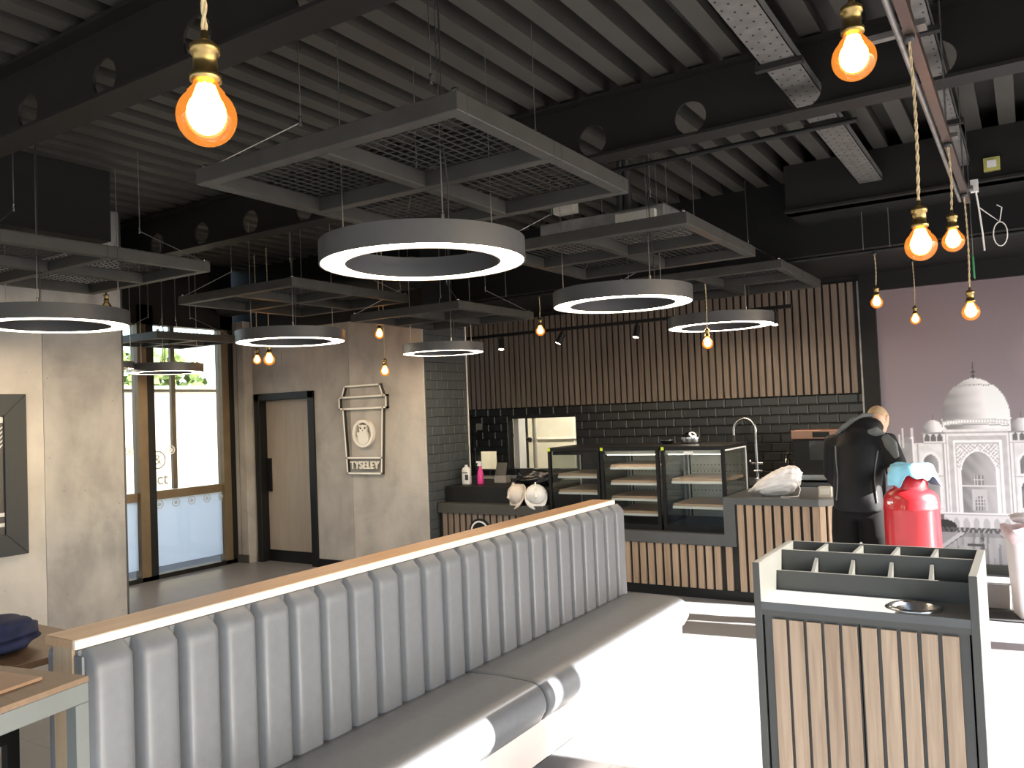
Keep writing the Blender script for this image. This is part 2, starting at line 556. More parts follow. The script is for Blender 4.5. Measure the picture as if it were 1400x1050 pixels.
# profiled steel deck
b = MB(); pts = []
x = -8.6
while x < XR + 0.1:
    pts += [(x - 0.035, ZD + 0.17), (x + 0.140, ZD + 0.17), (x + 0.105, ZD), (x + 0.21, ZD)]
    x += 0.21
vs = []
for (px, pz) in pts: vs += [(px, YF, pz), (px, 7.42, pz)]
b.add(vs, [(2 * i, 2 * i + 2, 2 * i + 3, 2 * i + 1) for i in range(len(pts) - 1)], 'deck')
b.box(-8.6, XR + 0.1, YF, 7.42, ZD + 0.175, ZD + 0.26, 'deck')
struct(b.build('ceiling', origin=(0, 0, ZD)))

# bulkhead and soffit over the counter
struct(MB().box(-8.6, XR + 0.1, 7.40, YB + 2.2, 2.98, ZD + 0.2, 'soffit').build('ceiling_soffit'))
struct(MB().box(-7.0, -5.8, 2.0, 3.57, 3.13, ZD + 0.1, 'soffit').build('ceiling_bulkhead'))

# ---- walls
b = MB()                                    # back wall with the kitchen hatches
HX0, HX1, HZ0, HZ1 = -5.80, -4.80, 0.98, 1.63
KX0, KX1, KZ0, KZ1 = -6.33, -6.00, 0.97, 1.21
y0, y1 = YB, YB + 0.12
for (a0, a1, c0, c1) in ((-8.6, KX0, 0, 2.98), (KX0, KX1, 0, KZ0), (KX0, KX1, KZ1, 2.98), (KX1, HX0, 0, 2.98), (HX0, HX1, 0, HZ0), (HX0, HX1, HZ1, 2.98), (HX1, XR + 0.1, 0, 2.98)):
    b.box(a0, a1, y0, y1, c0, c1, 'grout')
struct(b.build('wall_back'))

def tile_wall(x0, x1, z0, z1, place, m, holes=(), tw=0.2, th=0.1, dep=0.008, gap=0.004, bev=0.010):
    b = MB()
    nrow = int(round((z1 - z0) / th))
    for r in range(nrow):
        za, zb = z1 - (r + 1) * th, z1 - r * th
        xx = x0 - (tw / 2 if r % 2 else 0)
        while xx < x1 - 0.01:
            a, c = max(xx, x0) + gap / 2, min(xx + tw, x1) - gap / 2
            xx += tw
            if c - a < 0.03: continue
            zz0, zz1 = za + gap / 2, zb - gap / 2
            segs = [(a, c)]
            for (h0, h1, k0, k1) in holes:
                if zz1 > k0 + 0.01 and zz0 < k1 - 0.01:
                    ns = []
                    for (p, q) in segs:
                        if q <= h0 or p >= h1: ns.append((p, q)); continue
                        if p < h0 - 0.02: ns.append((p, h0))
                        if q > h1 + 0.02: ns.append((h1, q))
                    segs = ns
            for (p, q) in segs:
                e = min(bev, (q - p) / 3)
                vs = [place(p, zz0, 0), place(q, zz0, 0), place(q, zz1, 0), place(p, zz1, 0),
                      place(p + e, zz0 + bev, dep), place(q - e, zz0 + bev, dep), place(q - e, zz1 - bev, dep), place(p + e, zz1 - bev, dep)]
                b.add(vs, [(4, 5, 6, 7), (0, 1, 5, 4), (1, 2, 6, 5), (2, 3, 7, 6), (3, 0, 4, 7)], m)
    return b
b = tile_wall(-8.3, -1.44, 0.17, 1.77, lambda u, w, d: (u, YB - d, w), 'tile', [(HX0, HX1, HZ0, HZ1), (KX0, KX1, KZ0, KZ1)])
struct(b.build('wall_back_tiles'))

b = MB()                                    # timber slat cladding above the tiles
b.box(-8.3, -1.46, YB - 0.012, YB, 1.775, 2.92, 'groove')
xx = -8.3
while xx < -1.50:
    b.box(xx, xx + 0.055, YB - 0.035, YB - 0.010, 1.775, 2.92, 'slat'); xx += 0.0785
struct(b.build('wall_back_cladding', bevel=0.002, seg=1))
struct(MB().box(-1.455, -1.435, YB - 0.04, YB, 0.0, 2.92, 'galv').build('trim_1'))
struct(MB().box(-1.435, -1.285, YB - 0.06, YB, 0.0, 2.98, 'black_paint').box(-1.285, XR, YB - 0.06, YB, 2.80, 2.98, 'black_paint').build('trim_2'))
struct(MB().box(-1.285, XR, YB - 0.04, YB, 0.0, 0.09, 'charcoal').build('baseboard_back'))

# door block: concrete front at y = 6.87, grey tiled flank
DY = 6.87
DX0, DX1 = -8.15, -7.17                      # door opening
b = MB()
b.box(-8.6, -8.20, DY, DY + 0.78, 0, 2.98, 'conc_c')
b.box(-8.20, DX0, DY, DY + 0.12, 0, 2.98, 'conc_c')
b.box(DX0, -7.672, DY, DY + 0.12, 2.05, 2.98, 'conc_c')
b.box(-7.668, DX1, DY + 0.002, DY + 0.12, 2.05, 2.98, 'conc_c')
b.box(DX1, -6.562, DY + 0.002, DY + 0.12, 0, 2.98, 'conc_c')
b.box(-6.558, -5.48, DY, DY + 0.02, 0, 2.98, 'conc_a')
b.box(-6.56, -5.481, DY + 0.02, DY + 0.78, 0, 2.98, 'grout')
struct(b.build('wall_door'))
struct(MB().box(-8.7, -5.45, DY - 0.02, 7.45, 2.83, ZD + 0.26, 'soffit').build('wall_door_head'))
b = tile_wall(DY + 0.01, DY + 0.78, 0.0, 2.9, lambda u, w, d: (-5.48 + d, u, w), 'tile_grey', (), 0.2, 0.1, 0.003, 0.005, 0.006)
struct(b.build('wall_flank_tiles'))
struct(MB().box(-5.475, -5.465, DY + 0.775, DY + 0.79, 0.0, 2.95, 'sign').build('trim_3'))
struct(MB().box(-7.12, -5.48, DY - 0.015, DY + 0.0, 0, 0.10, 'black_frame').box(-8.44, -8.20, DY - 0.015, DY, 0, 0.10, 'black_frame').build('baseboard_door'))

# bay pier beside the glazing
b = MB()
b.box(-8.6, -8.335, 6.735, DY, 0, 2.98, 'conc_c')
b.box(-8.335, -8.315, 6.75, DY, 0, 2.98, 'groove')
b.box(-8.315, -8.20, 6.735, DY, 0, 2.98, 'conc_c')
b.box(-8.6, -8.19, 6.72, 6.735, 0, 0.10, 'charcoal')
struct(b.build('wall_pier'))

# left wall with its two concrete panels
b = MB()
b.box(-7.1, -6.9, YF, 3.618, 0, ZD + 0.1, 'conc_d')
b.box(-7.1, -6.9, 3.622, 4.32, 0, ZD + 0.1, 'conc_b')
struct(b.build('wall_left'))
struct(MB().box(-7.1, -6.895, 4.32, 4.335, 0, ZD, 'charcoal').build('trim_4'))
struct(MB().box(GX - 0.16, -7.1, 3.9, 4.0, 0, ZD + 0.1, 'conc_b').build('wall_bay'))

# ---- bay glazing
w = thing('window_1', 'tall glazed bay with dark frames and white film below', 'window', (GX, 5.4, 0)); struct(w)
b = MB()
for (ya, yb_, m) in ((4.05, 4.15, 'black_frame'), (5.44, 5.55, 'bronze'), (5.55, 5.64, 'black_frame'), (6.56, 6.66, 'bronze'), (6.66, 6.735, 'black_frame')):
    b.box(GX - 0.07, GX + 0.05, ya, yb_, 0, 3.1, m)
b.box(GX - 0.07, GX + 0.05, 4.05, 6.72, 0, 0.05, 'black_frame')
b.box(GX - 0.07, GX + 0.05, 4.05, 6.72, 2.88, 2.95, 'black_frame')
b.build('window_frame', w)
MB().box(GX - 0.06, GX - 0.02, 5.905, 5.96, 0.99, 2.9, 'bronze').build('mullion', w)
b = MB(); b.box(GX - 0.06, GX + 0.0, 4.1, 6.6, 0.89, 0.985, 'bronze'); b.build('transom', w)
b = MB()
for (ya, yb_) in ((4.15, 5.44), (5.64, 6.56)): b.box(GX - 0.012, GX - 0.004, ya, yb_, 0.05, 2.9, 'glass')
b.build('pane', w)
b = MB()
for (ya, yb_) in ((4.15, 5.44), (5.64, 6.56)): b.box(GX - 0.022, GX - 0.016, ya, yb_, 0.13, 0.89, 'film')
b.build('frosted_film', w)
def ring_prof(b, c, ro, ri, m, n=28, t=0.003):   # flat ring facing +X
    vs = []
    for k in range(n):
        a = 2 * PI * k / n
        for r in (ro, ri):
            for d in (0, t):
                vs.append((c[0] + d, c[1] + r * math.cos(a), c[2] + r * math.sin(a)))
    fs = []
    for k in range(n):
        i, j = 4 * k, 4 * ((k + 1) % n)
        fs += [(i + 1, j + 1, j + 3, i + 3), (i, i + 2, j + 2, j), (i, j, j + 1, i + 1), (i + 2, i + 3, j + 3, j + 2)]
    b.add(vs, fs, m)
for (yy, zz) in ((5.346, 1.459), (5.864, 1.444)):
    b = MB(); ring_prof(b, (GX + 0.002, yy, zz), 0.052, 0.040, 'white_mark')
    b.prism([(0.027 * math.cos(a) , 0.024 * math.sin(a) - 0.004) for a in [PI * k / 8 for k in range(16)]], (GX + 0.002, yy, zz), (0, 1, 0), (0, 0, 1), (0.003, 0, 0), 'white_mark')
    b.build('round_badge', w)
for k in range(5):
    b = MB(); c = (GX + 0.002, 5.70 + 0.212 * k, 0.833)
    ring_prof(b, c, 0.050, 0.042, 'frost_mark')
    b.prism([(0.022 * math.cos(a), 0.022 * math.sin(a)) for a in [PI * k2 / 6 for k2 in range(12)]], c, (0, 1, 0), (0, 0, 1), (0.003, 0, 0), 'frost_mark')
    b.build('round_badge', w)
b = MB(); ring_prof(b, (GX + 0.002, 5.69, 1.338), 0.105, 0.088, 'frost_mark'); b.build('roundel', w)
text('lettering', '&', 0.16, (GX + 0.004, 5.69, 1.338), (PI / 2, 0, PI / 2), 'frost_mark', w, 0.001)
text('lettering', 'ect', 0.19, (GX + 0.004, 5.70, 1.115), (PI / 2, 0, PI / 2), 'frost_mark', w, 0.001, 0.002)
b = MB().box(GX - 0.2, GX + 0.05, 4.0, 6.74, 2.95, ZD + 0.1, 'black_paint'); struct(b.build('wall_bay_head'))

# ---- right-hand glazing (outside the frame: it admits the sun) and the shop front behind the camera
w = thing('window_2', 'full-height glazing along the right-hand side', 'window', (XR, 3, 0)); struct(w)
b = MB()
b.box(XR, XR + 0.12, YF, YB, 2.83, ZD + 0.2, 'black_paint')
b.box(XR, XR + 0.12, YF, YB, 0.0, 0.06, 'black_frame')
b.box(XR, XR + 0.12, 7.48, 7.78, 0.0, 2.9, 'black_paint')  # unseen pier added to keep the sun off the counter's splayed end
for yy in (-1.2, 1.40, 4.02, 6.75):
    b.box(XR, XR + 0.10, yy - 0.09, yy + 0.09, 0, 2.9, 'black_frame')
b.build('window_frame', w)
w = thing('window_3', 'glazed shop front behind the viewer', 'window', (-2, YF, 0)); struct(w)
b = MB()
b.box(-7.1, XR + 0.1, YF - 0.1, YF, 2.9, ZD + 0.2, 'black_paint')
for xx in (-7.05, -4.8, -2.6, -0.4, 1.65): b.box(xx - 0.06, xx + 0.06, YF - 0.1, YF, 0, 2.9, 'black_frame')
b.build('window_frame', w)

# ---- door
d = thing('door_1', 'pale washed oak door in a black frame', 'door', (-7.66, DY, 0)); struct(d)
b = MB()
fx0, fx1 = -8.17, -7.13
b.box(fx0, DX0 + 0.07, DY - 0.02, DY + 0.12, 0, 2.07, 'black_frame')
b.box(DX1 - 0.06, fx1, DY - 0.02, DY + 0.12, 0, 2.07, 'black_frame')
b.box(fx0, fx1, DY - 0.02, DY + 0.12, 1.985, 2.07, 'black_frame')
b.build('door_frame', d, bevel=0.004)
MB().box(DX0 + 0.07, DX1 - 0.06, DY + 0.10, DY + 0.14, 0.0, 1.985, 'door_leaf').build('door_leaf', d)
MB().box(DX0 + 0.07, DX1 - 0.06, DY + 0.09, DY + 0.102, 0.0, 0.14, 'black_frame').build('kick_plate', d)
MB().box(DX0 + 0.075, DX0 + 0.145, DY + 0.075, DY + 0.10, 0.86, 1.27, 'black_frame').build('door_handle', d)

# ---- kitchen seen through the hatches
b = MB()
b.box(-7.2, -3.8, 11.0, 11.1, 0, 2.98, 'cream')
b.box(-7.3, -7.2, YB + 0.12, 11.1, 0, 2.98, 'cream')
b.box(-3.9, -3.8, YB + 0.12, 11.1, 0, 2.98, 'cream')
for xx in (-5.9, -5.35): b.box(xx, xx + 0.012, 10.985, 11.0, 0, 2.98, 'sign')
b.box(-7.2, -3.9, 10.97, 11.0, 1.28, 1.31, 'sign')
struct(b.build('wall_kitchen'))
kt = thing('ceiling_light', 'kitchen ceiling light behind the serving hatch', 'light', (-5.5, 10.0, 2.94))
MB().box(-6.1, -4.9, 9.8, 10.2, 2.94, 2.98, 'white').build('light_body', kt)
MB().box(-6.05, -4.95, 9.85, 10.15, 2.930, 2.94, emit('kitchen tube', (1.0, 0.93, 0.78), 80.0)).build('diffuser', kt)
kp = thing('kitchen_pipe', 'white and black pipes with a black valve seen through the hatch', 'pipe', (-5.95, 9.55, 0))
MB().box(-5.80, -5.72, 9.13, 9.3, 0.6, 2.2, 'white').build('white_jamb', kp)
MB().tube([(-6.02, 9.6, 0), (-6.02, 9.6, 2.95)], 0.035, 'white').tube([(-5.82, 9.7, 0), (-5.82, 9.7, 2.95)], 0.03, 'offwhite').build('white_pipe', kp)
MB().tube([(-5.92, 9.65, 0), (-5.92, 9.65, 2.95)], 0.022, 'dark_wire').build('black_pipe', kp)
MB().tube([(-6.02, 9.52, 1.32), (-5.92, 9.56, 1.36), (-5.80, 9.55, 1.33)], 0.035, 'dark_wire').tube([(-6.05, 9.5, 1.42), (-5.97, 9.52, 1.28)], 0.014, 'dark_wire').tube([(-5.9, 9.5, 1.28), (-5.84, 9.52, 1.40)], 0.014, 'dark_wire').build('valve', kp)
kh = thing('extractor_hood', 'black angled extractor hood with a white shelf behind the hatch', 'extractor hood', (-4.9, 10.4, 1.2))
MB().prism([(0, 0), (0.5, 0.0), (0.5, 0.62), (-0.28, 0.62), (-0.28, 0.55)], (-5.05, 10.0, 1.12), (1, 0, 0), (0, 0, 1), (0, 0.7, 0), 'black_paint').build('hood', kh)
MB().box(-5.35, -4.55, 9.98, 10.7, 1.745, 1.80, 'white').box(-5.2, -4.6, 10.1, 10.7, 1.86, 1.95, 'white').build('hood_shelf', kh)

# ---- outside the bay
struct(MB().box(-60, -8.6, -30, 40, -0.14, -0.02, 'paving').box(-8.6, XR + 0.1, -30, YF, -0.14, -0.02, 'paving').box(XR + 0.1, 40, -30, 40, -0.14, -0.02, 'paving').build('ground', origin=(0, 0, -0.1)))
bd = thing('outbuilding', 'cream rendered building outside, bright beyond the bay window', 'building', (-14.5, 9.5, 0))
MB().box(-18, -14.5, 3.0, 26, 0, 2.45, 'render_wall').build('wall', bd)
MB().box(-18.1, -14.4, 2.9, 26, 2.45, 2.52, 'render_wall').build('gutter', bd)
tr = thing('garden_tree', 'green tree above the cream building outside', 'tree', (-20.5, 13.5, 0))
MB().tube([(-20.5, 13.5, 0), (-20.4, 13.5, 3.0)], [0.16, 0.10], 'boot').build('trunk', tr)
b = MB()
for i in range(420):
    a, e, r = random.uniform(0, 2 * PI), random.uniform(-1, 1), random.uniform(0.5, 1) * 1.2
    c = Vector((-20.5 + r * math.cos(a) * math.sqrt(1 - e * e), 13.5 + 1.5 * r * math.sin(a) * math.sqrt(1 - e * e), 3.05 + 0.7 * r * e))
    u = Vector((random.uniform(-1, 1), random.uniform(-1, 1), random.uniform(-1, 1))).normalized() * 0.16
    v_ = u.orthogonal().normalized() * 0.11
    b.add([c - u, c + v_, c + u, c - v_], [(0, 1, 2, 3)], 'leaf')
b.build('crown', tr)

# ================================================================== CEILING STEEL AND SERVICES
def cellular_beam(y, x0, x1, hx, pitch, label, z=3.25, top=3.63, hr=0.095, hz=3.38):
    """I-beam along X with round web openings"""
    b = MB()
    b.box(x0, x1, y - 0.08, y + 0.08, z, z + 0.018, 'beam')
    b.box(x0, x1, y - 0.08, y + 0.08, top - 0.018, top, 'beam')
    holes = []
    h = hx
    while h - pitch > x0 + 0.15: h -= pitch
    while h < x1 - 0.15: holes.append(h); h += pitch
    n = 24
    for dy in (-0.007, 0.007):
        prev = x0
        for i, hc in enumerate(holes):
            nx = holes[i + 1] if i + 1 < len(holes) else None
            right = (hc + nx) / 2 if nx else x1
            left = prev
            # ring of quads between the circle and the bay rectangle
            circ = []; rect = []
            for k in range(n):
                a = 2 * PI * k / n
                cx, cz = math.cos(a), math.sin(a)
                circ.append((hc + hr * cx, y + dy, hz + hr * cz))
                sx = (right - hc) if cx > 0 else (hc - left)
                szz = (top - 0.01 - hz) if cz > 0 else (hz - z - 0.01)
                t = min(sx / abs(cx) if abs(cx) > 1e-6 else 1e9, szz / abs(cz) if abs(cz) > 1e-6 else 1e9)
                rect.append((hc + t * cx, y + dy, hz + t * cz))
            fs = [(k, (k + 1) % n, n + (k + 1) % n, n + k) for k in range(n)]
            b.add(circ + rect, fs, 'beam')
            # fill the rectangle corners
            for (xx, zz) in ((left, z + 0.01), (right, z + 0.01), (left, top - 0.01), (right, top - 0.01)):
                best = sorted(rect, key=lambda p: (p[0] - xx) ** 2 + (p[2] - zz) ** 2)[:2]
                b.add([(xx, y + dy, zz), best[0], best[1]], [(0, 1, 2)], 'beam')
            prev = right
    for hc in holes:     # hole reveal
        vs = []
        for k in range(n):
            a = 2 * PI * k / n
            for dy in (-0.007, 0.007): vs.append((hc + hr * math.cos(a), y + dy, hz + hr * math.sin(a)))
        b.add(vs, [(2 * k, 2 * k + 1, 2 * ((k + 1) % n) + 1, 2 * ((k + 1) % n)) for k in range(n)], 'beam')
    o = b.build('steel_beam')
    return struct(o, label, 'beam')
cellular_beam(2.22, -8.5, XR, -3.62, 0.69, 'dark steel beam with round holes nearest the camera, at upper left')
cellular_beam(4.53, -8.5, XR, -2.21, 0.632, 'dark steel beam with round holes crossing the middle of the ceiling')
b = MB().box(-1.62, XR, 6.86, 6.99, 3.25, ZD, 'beam').box(-1.62, XR, 6.80, 7.40, 3.25, 3.268, 'beam')
struct(b.build('steel_beam'), 'dark boxed beam in front of the bulkhead, above the mural', 'beam')
b = MB().tube([(-8.3, 6.56, 3.2), (-5.3, 6.56, 3.2)], 0.17, 'black_paint', 24)
tag(b.build('air_duct'), 'black round air duct under the deck, in front of the bay', 'duct')

# perforated trays that run through the beam holes
def cable_tray(x, w_, y0, y1, z, label, bends):
    t = thing('cable_tray', label, 'cable tray', (x, y0, z), 'perforated cable trays')
    b = MB()
    b.box(x - w_ / 2, x + w_ / 2, y0, y1, z, z + 0.004, 'tray')
    for s in (-1, 1): b.box(x + s * w_ / 2, x + s * (w_ / 2 - 0.004), y0, y1, z, z + 0.05, 'tray')
    # punched holes, as dark discs flush in the metal
    yy = y0 + 0.05; r = 0
    nx = max(2, int(w_ / 0.035))
    while yy < y1 - 0.03:
        for i in range(nx):
            if (i + r) % 2: continue
            cx = x - w_ / 2 + w_ * (i + 0.5) / nx
            b.add([(cx + 0.006 * math.cos(a), yy + 0.010 * math.sin(a), z - 0.0008) for a in [2 * PI * k / 6 for k in range(6)]], [(5, 4, 3, 2, 1, 0)], 'groove')
        yy += 0.045; r += 1
    b.build('tray', t)
    for yb_ in bends:
        MB().box(x - w_ / 2 - 0.03, x + w_ / 2 + 0.03, yb_, yb_ + 0.04, z - 0.03, z - 0.003, 'beam').tube([(x - w_ / 2 - 0.02, yb_ + 0.02, z - 0.02), (x - w_ / 2 - 0.02, yb_ + 0.02, ZD)], 0.005, 'wire').build('bracket', t)
    return t
cable_tray(-0.958, 0.17, 2.35, 6.80, 3.385, 'wide perforated steel cable tray passing through the second beam', (4.05, 5.1))
cable_tray(-0.330, 0.085, 2.5, 6.80, 3.385, 'narrow perforated cable tray beside the dark lighting track', (4.1, 5.6))

# long black lighting bars across the room
def bar(name, p0, p1, r, label, cat, hang, m='black_paint'):
    t = thing(name, label, cat, tuple((Vector(p0) + Vector(p1)) / 2))
    MB().tube([p0, p1], r, m, 8).build('bar', t)
    for (hx, hy, hz) in hang:
        MB().tube([(hx, hy, hz), (hx, hy, 2.99 if hy > 7.4 else ZD)], 0.004, 'wire', 6).build('hanger', t)
    return t
bar('lighting_bar', (-5.4, 7.2, 2.915), (XR, 7.2, 2.915), 0.016, 'thin black suspended bar carrying bulbs over the counter', 'lighting bar', [(-4.6, 7.2, 2.915), (-3.2, 7.2, 2.915), (-1.1, 7.2, 2.915), (-0.90, 7.2, 2.915)])
bar('conduit', (-2.6, 4.95, 3.30), (-0.75, 4.95, 3.30), 0.016, 'thin black conduit just beyond the second beam', 'conduit', [(-2.2, 4.95, 3.30), (-1.2, 4.95, 3.30)])
tk = thing('track_lighting', 'black spotlight track in front of the timber slats', 'track light', (-4.2, 8.3, 2.66))
MB().box(-5.9, -1.95, 8.28, 8.32, 2.64, 2.675, 'black_paint').build('track', tk)
for xx in (-5.6, -4.4, -3.3, -2.0): MB().tube([(xx, 8.3, 2.67), (xx, 8.3, 2.98)], 0.004, 'wire', 6).build('hanger', tk)
for i, (xx, zz, tilt) in enumerate(((-5.394, 2.51, 0.1), (-4.54, 2.546, -0.5), (-3.606, 2.517, -0.1), (-2.118, 2.537, 0.0))):
    lab = ['black track spotlight farthest from the mural', 'black track spotlight second from the grey tiled corner, tilted', 'black track spotlight beside the second large ring light', 'black track spotlight nearest the mural wall'][i]
    s = thing('spotlight', lab, 'spotlight', (xx, 8.3, 2.64), 'track spotlights')
    MB().tube([(xx, 8.3, 2.64), (xx, 8.3, 2.60)], 0.014, 'black_paint', 8).build('mount', s)
    d_ = Vector((math.sin(tilt), -0.25, -1)).normalized(); top = Vector((xx, 8.3, 2.61))
    MB().tube([top, top + d_ * 0.13], 0.034, 'black_paint', 20).build('spot_body', s)
    MB().tube([top + d_ * 0.125, top + d_ * 0.133], 0.030, 'spot_led', 20).build('lens', s)

# dark track on the right, its copper reflection painted into the base colour
tk = thing('lighting_track', 'dark track and conduit with painted copper sheen at upper right', 'lighting track', (-0.27, 3.9, 2.86))
MB().box(-0.278, -0.245, 1.2, 5.6, 2.86, 2.895, 'track').build('track', tk)
MB().tube([(-0.30, 1.2, 2.885), (-0.30, 5.6, 2.885)], 0.011, 'galv', 8).build('conduit', tk)
for yy in (1.9, 2.9, 4.25, 5.4):
    MB().box(-0.31, -0.22, yy - 0.03, yy + 0.03, 2.895, 2.915, 'tray').tube([(-0.265, yy, 2.91), (-0.265, yy, ZD)], 0.004, 'wire', 6).build('bracket', tk)
MB().box(-0.48, -0.31, 2.87, 2.90, 2.88, 2.90, 'tray').build('strut', tk)
ls = thing('loose_cable', 'white looped cable hanging beside the end of the lighting track', 'cable', (-0.2, 5.5, 2.5))
b = MB().tube([(-0.21, 5.45, 2.90), (-0.20, 5.47, 2.80), (-0.19, 5.5, 2.66), (-0.185, 5.5, 2.55)], 0.005, 'white', 6)
b.tube([(-0.20, 5.45, 2.80), (-0.14, 5.46, 2.74), (-0.10, 5.46, 2.70), (-0.085, 5.46, 2.78), (-0.11, 5.46, 2.80)], 0.003, 'white', 6)
b.tube([(-0.10 + 0.035 * math.sin(a), 5.46, 2.63 + 0.07 * math.cos(a)) for a in [2 * PI * k / 16 for k in range(17)]], 0.003, 'white', 6)
b.box(-0.235, -0.195, 5.43, 5.47, 2.89, 2.96, 'white')
b.build('cable', ls)

ex = thing('exit_sign', 'small green hanging exit sign in front of the mural top', 'sign', (-0.29, 6.5, 2.52))
MB().box(-0.293, -0.287, 6.43, 6.60, 2.525, 2.675, 'screen_green').build('panel', ex)
MB().tube([(-0.29, 6.5, 2.675), (-0.29, 6.5, ZD)], 0.003, 'wire', 6).build('hanger', ex)
fl = thing('floodlight', 'small yellow framed floodlight fixed on the boxed beam', 'floodlight', (-0.153, 6.85, 3.33))
MB().box(-0.205, -0.10, 6.815, 6.859, 3.32, 3.42, mat('yellow plastic', (0.45, 0.42, 0.12), 0.5)).build('housing', fl, bevel=0.006)
MB().box(-0.182, -0.123, 6.808, 6.816, 3.345, 3.395, 'white').build('lens', fl)

# ceiling fan-coil unit seen between the frames
fc = thing('fan_coil_unit', 'galvanised fan coil unit above the second hanging frame', 'air unit', (-2.78, 6.0, 3.06))
MB().box(-3.32, -2.24, 5.75, 6.35, 3.06, 3.24, 'galv').build('casing', fc, bevel=0.01)
MB().box(-2.62, -2.30, 5.70, 5.752, 3.04, 3.20, 'offwhite').build('end_panel', fc)
MB().lathe([(0.018, 0), (0.018, 0.004), (0, 0.004)], (-2.5, 5.697, 3.12), 'dark_wire', 12).build('port', fc)
MB().tube([(-2.66, 5.9, 3.22), (-2.65, 5.88, 3.5), (-2.62, 5.85, ZD + 0.05)], 0.03, 'dark_wire', 10).tube([(-2.58, 5.9, 3.22), (-2.59, 5.88, 3.5), (-2.58, 5.85, ZD + 0.05)], 0.03, 'dark_wire', 10).build('hose', fc)
MB().tube([(-3.2, 6.1, 3.24), (-3.2, 6.1, ZD)], 0.005, 'wire', 6).tube([(-2.35, 6.1, 3.24), (-2.35, 6.1, ZD)], 0.005, 'wire', 6).build('hanger', fc)
jb = thing('control_box', 'small cream control box above the fan coil unit', 'box', (-3.05, 5.7, 3.3))
MB().box(-3.14, -2.96, 5.66, 5.76, 3.28, 3.36, 'offwhite').box(-3.06, -2.94, 5.66, 5.76, 3.36, 3.41, 'offwhite').build('housing', jb, bevel=0.005)
MB().tube([(-3.0, 5.71, 3.41), (-3.0, 5.71, ZD)], 0.006, 'dark_wire', 6).build('hanger', jb)
sm = MB().lathe([(0.0, 0.0), (0.035, 0.0), (0.05, 0.025), (0.05, 0.045), (0, 0.045)], (-4.29, 8.25, 2.935), 'white', 24).build('smoke_detector')
tag(sm, 'small white smoke detector on the black soffit', 'smoke detector')
sm = MB().lathe([(0.0, 0.0), (0.015, 0.0), (0.028, 0.025), (0.03, 0.07), (0, 0.07)], (-1.86, 7.9, 2.912), 'black_paint', 20).build('ceiling_sensor')
tag(sm, 'small dark sensor under the soffit above the slats', 'sensor')

# ---- hanging 2 x 2 frames with wire mesh
def anchor(x, y):
    if x < -5.8 and 2.0 < y < 3.57: return 3.13
    if abs(y - 4.53) < 0.085 or abs(y - 2.22) < 0.085: return 3.25
    return ZD if y < 7.38 else 2.98
def hanging_frame(x1, y0, z, s, label, sy=None):
    """near right corner (x1, y0); runs to x1 - s and y0 + s"""
    sy = sy or s
    x0, y1 = x1 - s, y0 + sy
    t = thing('hanging_frame', label, 'ceiling frame', (x0 + s / 2, y0 + sy / 2, z), 'hanging charcoal ceiling frames')
    h, w_ = 0.072, 0.062
    xm, ym = (x0 + x1) / 2, (y0 + y1) / 2
    for (a, c) in ((y0, y0 + w_), (ym - w_ / 2, ym + w_ / 2), (y1 - w_, y1)):
        MB().box(x0, x1, a, c, z, z + h, 'frame').build('cross_rail', t, bevel=0.003, seg=1)
    for (a, c) in ((x0, x0 + w_), (xm - w_ / 2, xm + w_ / 2), (x1 - w_, x1)):
        for (p, q) in ((y0 + w_, ym - w_ / 2), (ym + w_ / 2, y1 - w_)):
            MB().box(a, c, p, q, z, z + h, 'frame').build('side_rail', t, bevel=0.003, seg=1)
    b = MB()
    step = 0.05; r = 0.0022
    xx = x0 + step
    while xx < x1: b.box(xx - r, xx + r, y0 + 0.01, y1 - 0.01, z + h, z + h + 2 * r, 'frame'); xx += step
    yy = y0 + step
    while yy < y1: b.box(x0 + 0.01, x1 - 0.01, yy - r, yy + r, z + h + 2 * r, z + h + 4 * r, 'frame'); yy += step
    b.build('wire_mesh', t)
    for (cx, cy) in ((x0 + 0.03, y0 + 0.03), (x1 - 0.03, y0 + 0.03), (x0 + 0.03, y1 - 0.03), (x1 - 0.03, y1 - 0.03)):
        zt = ZD if cy < 7.38 else 2.98
        mb = MB()
        ix = cx + (0.32 if cx < xm else -0.32); iy = cy + (0.28 if cy < ym else -0.28)
        zt2 = anchor(ix, iy)
        zk = min(z + h + 0.22, zt2 - 0.04)
        mb.tube([(cx, cy, z + h), (ix, iy, zk)], 0.003, 'wire', 6)
        mb.tube([(ix, iy, zk), (ix, iy, zt2)], 0.003, 'wire', 6)
        mb.tube([(ix, iy, zk - 0.015), (ix, iy, zk + 0.03)], 0.008, 'steel', 8)
        mb.lathe([(0, 0), (0.013, 0.0), (0.013, 0.02), (0, 0.02)], (cx, cy, z + h), 'steel', 10)
        mb.build('suspension_wire', t)
    return t
ZF = 2.80
hanging_frame(-1.66, 2.33, ZF, 1.46, 'large charcoal hanging frame above the nearest ring light, centre')
hanging_frame(-1.67, 4.64, ZF, 1.44, 'charcoal hanging frame above the middle ring light, below the fan coil unit')
hanging_frame(-1.65, 6.75, ZF, 1.46, 'charcoal hanging frame nearest the timber slat wall and mural')
hanging_frame(-4.86, 2.27, ZF, 1.46, 'charcoal hanging frame at left in front of the concrete wall')
hanging_frame(-4.93, 4.55, ZF, 1.46, 'charcoal hanging frame in front of the door wall')
hanging_frame(-4.05, 5.59, 2.616, 1.245, 'smaller charcoal hanging frame next to the grey tiled corner', 1.24)
hanging_frame(-7.30, 4.95, 2.60, 0.95, 'small dark hanging frame across the bay window')

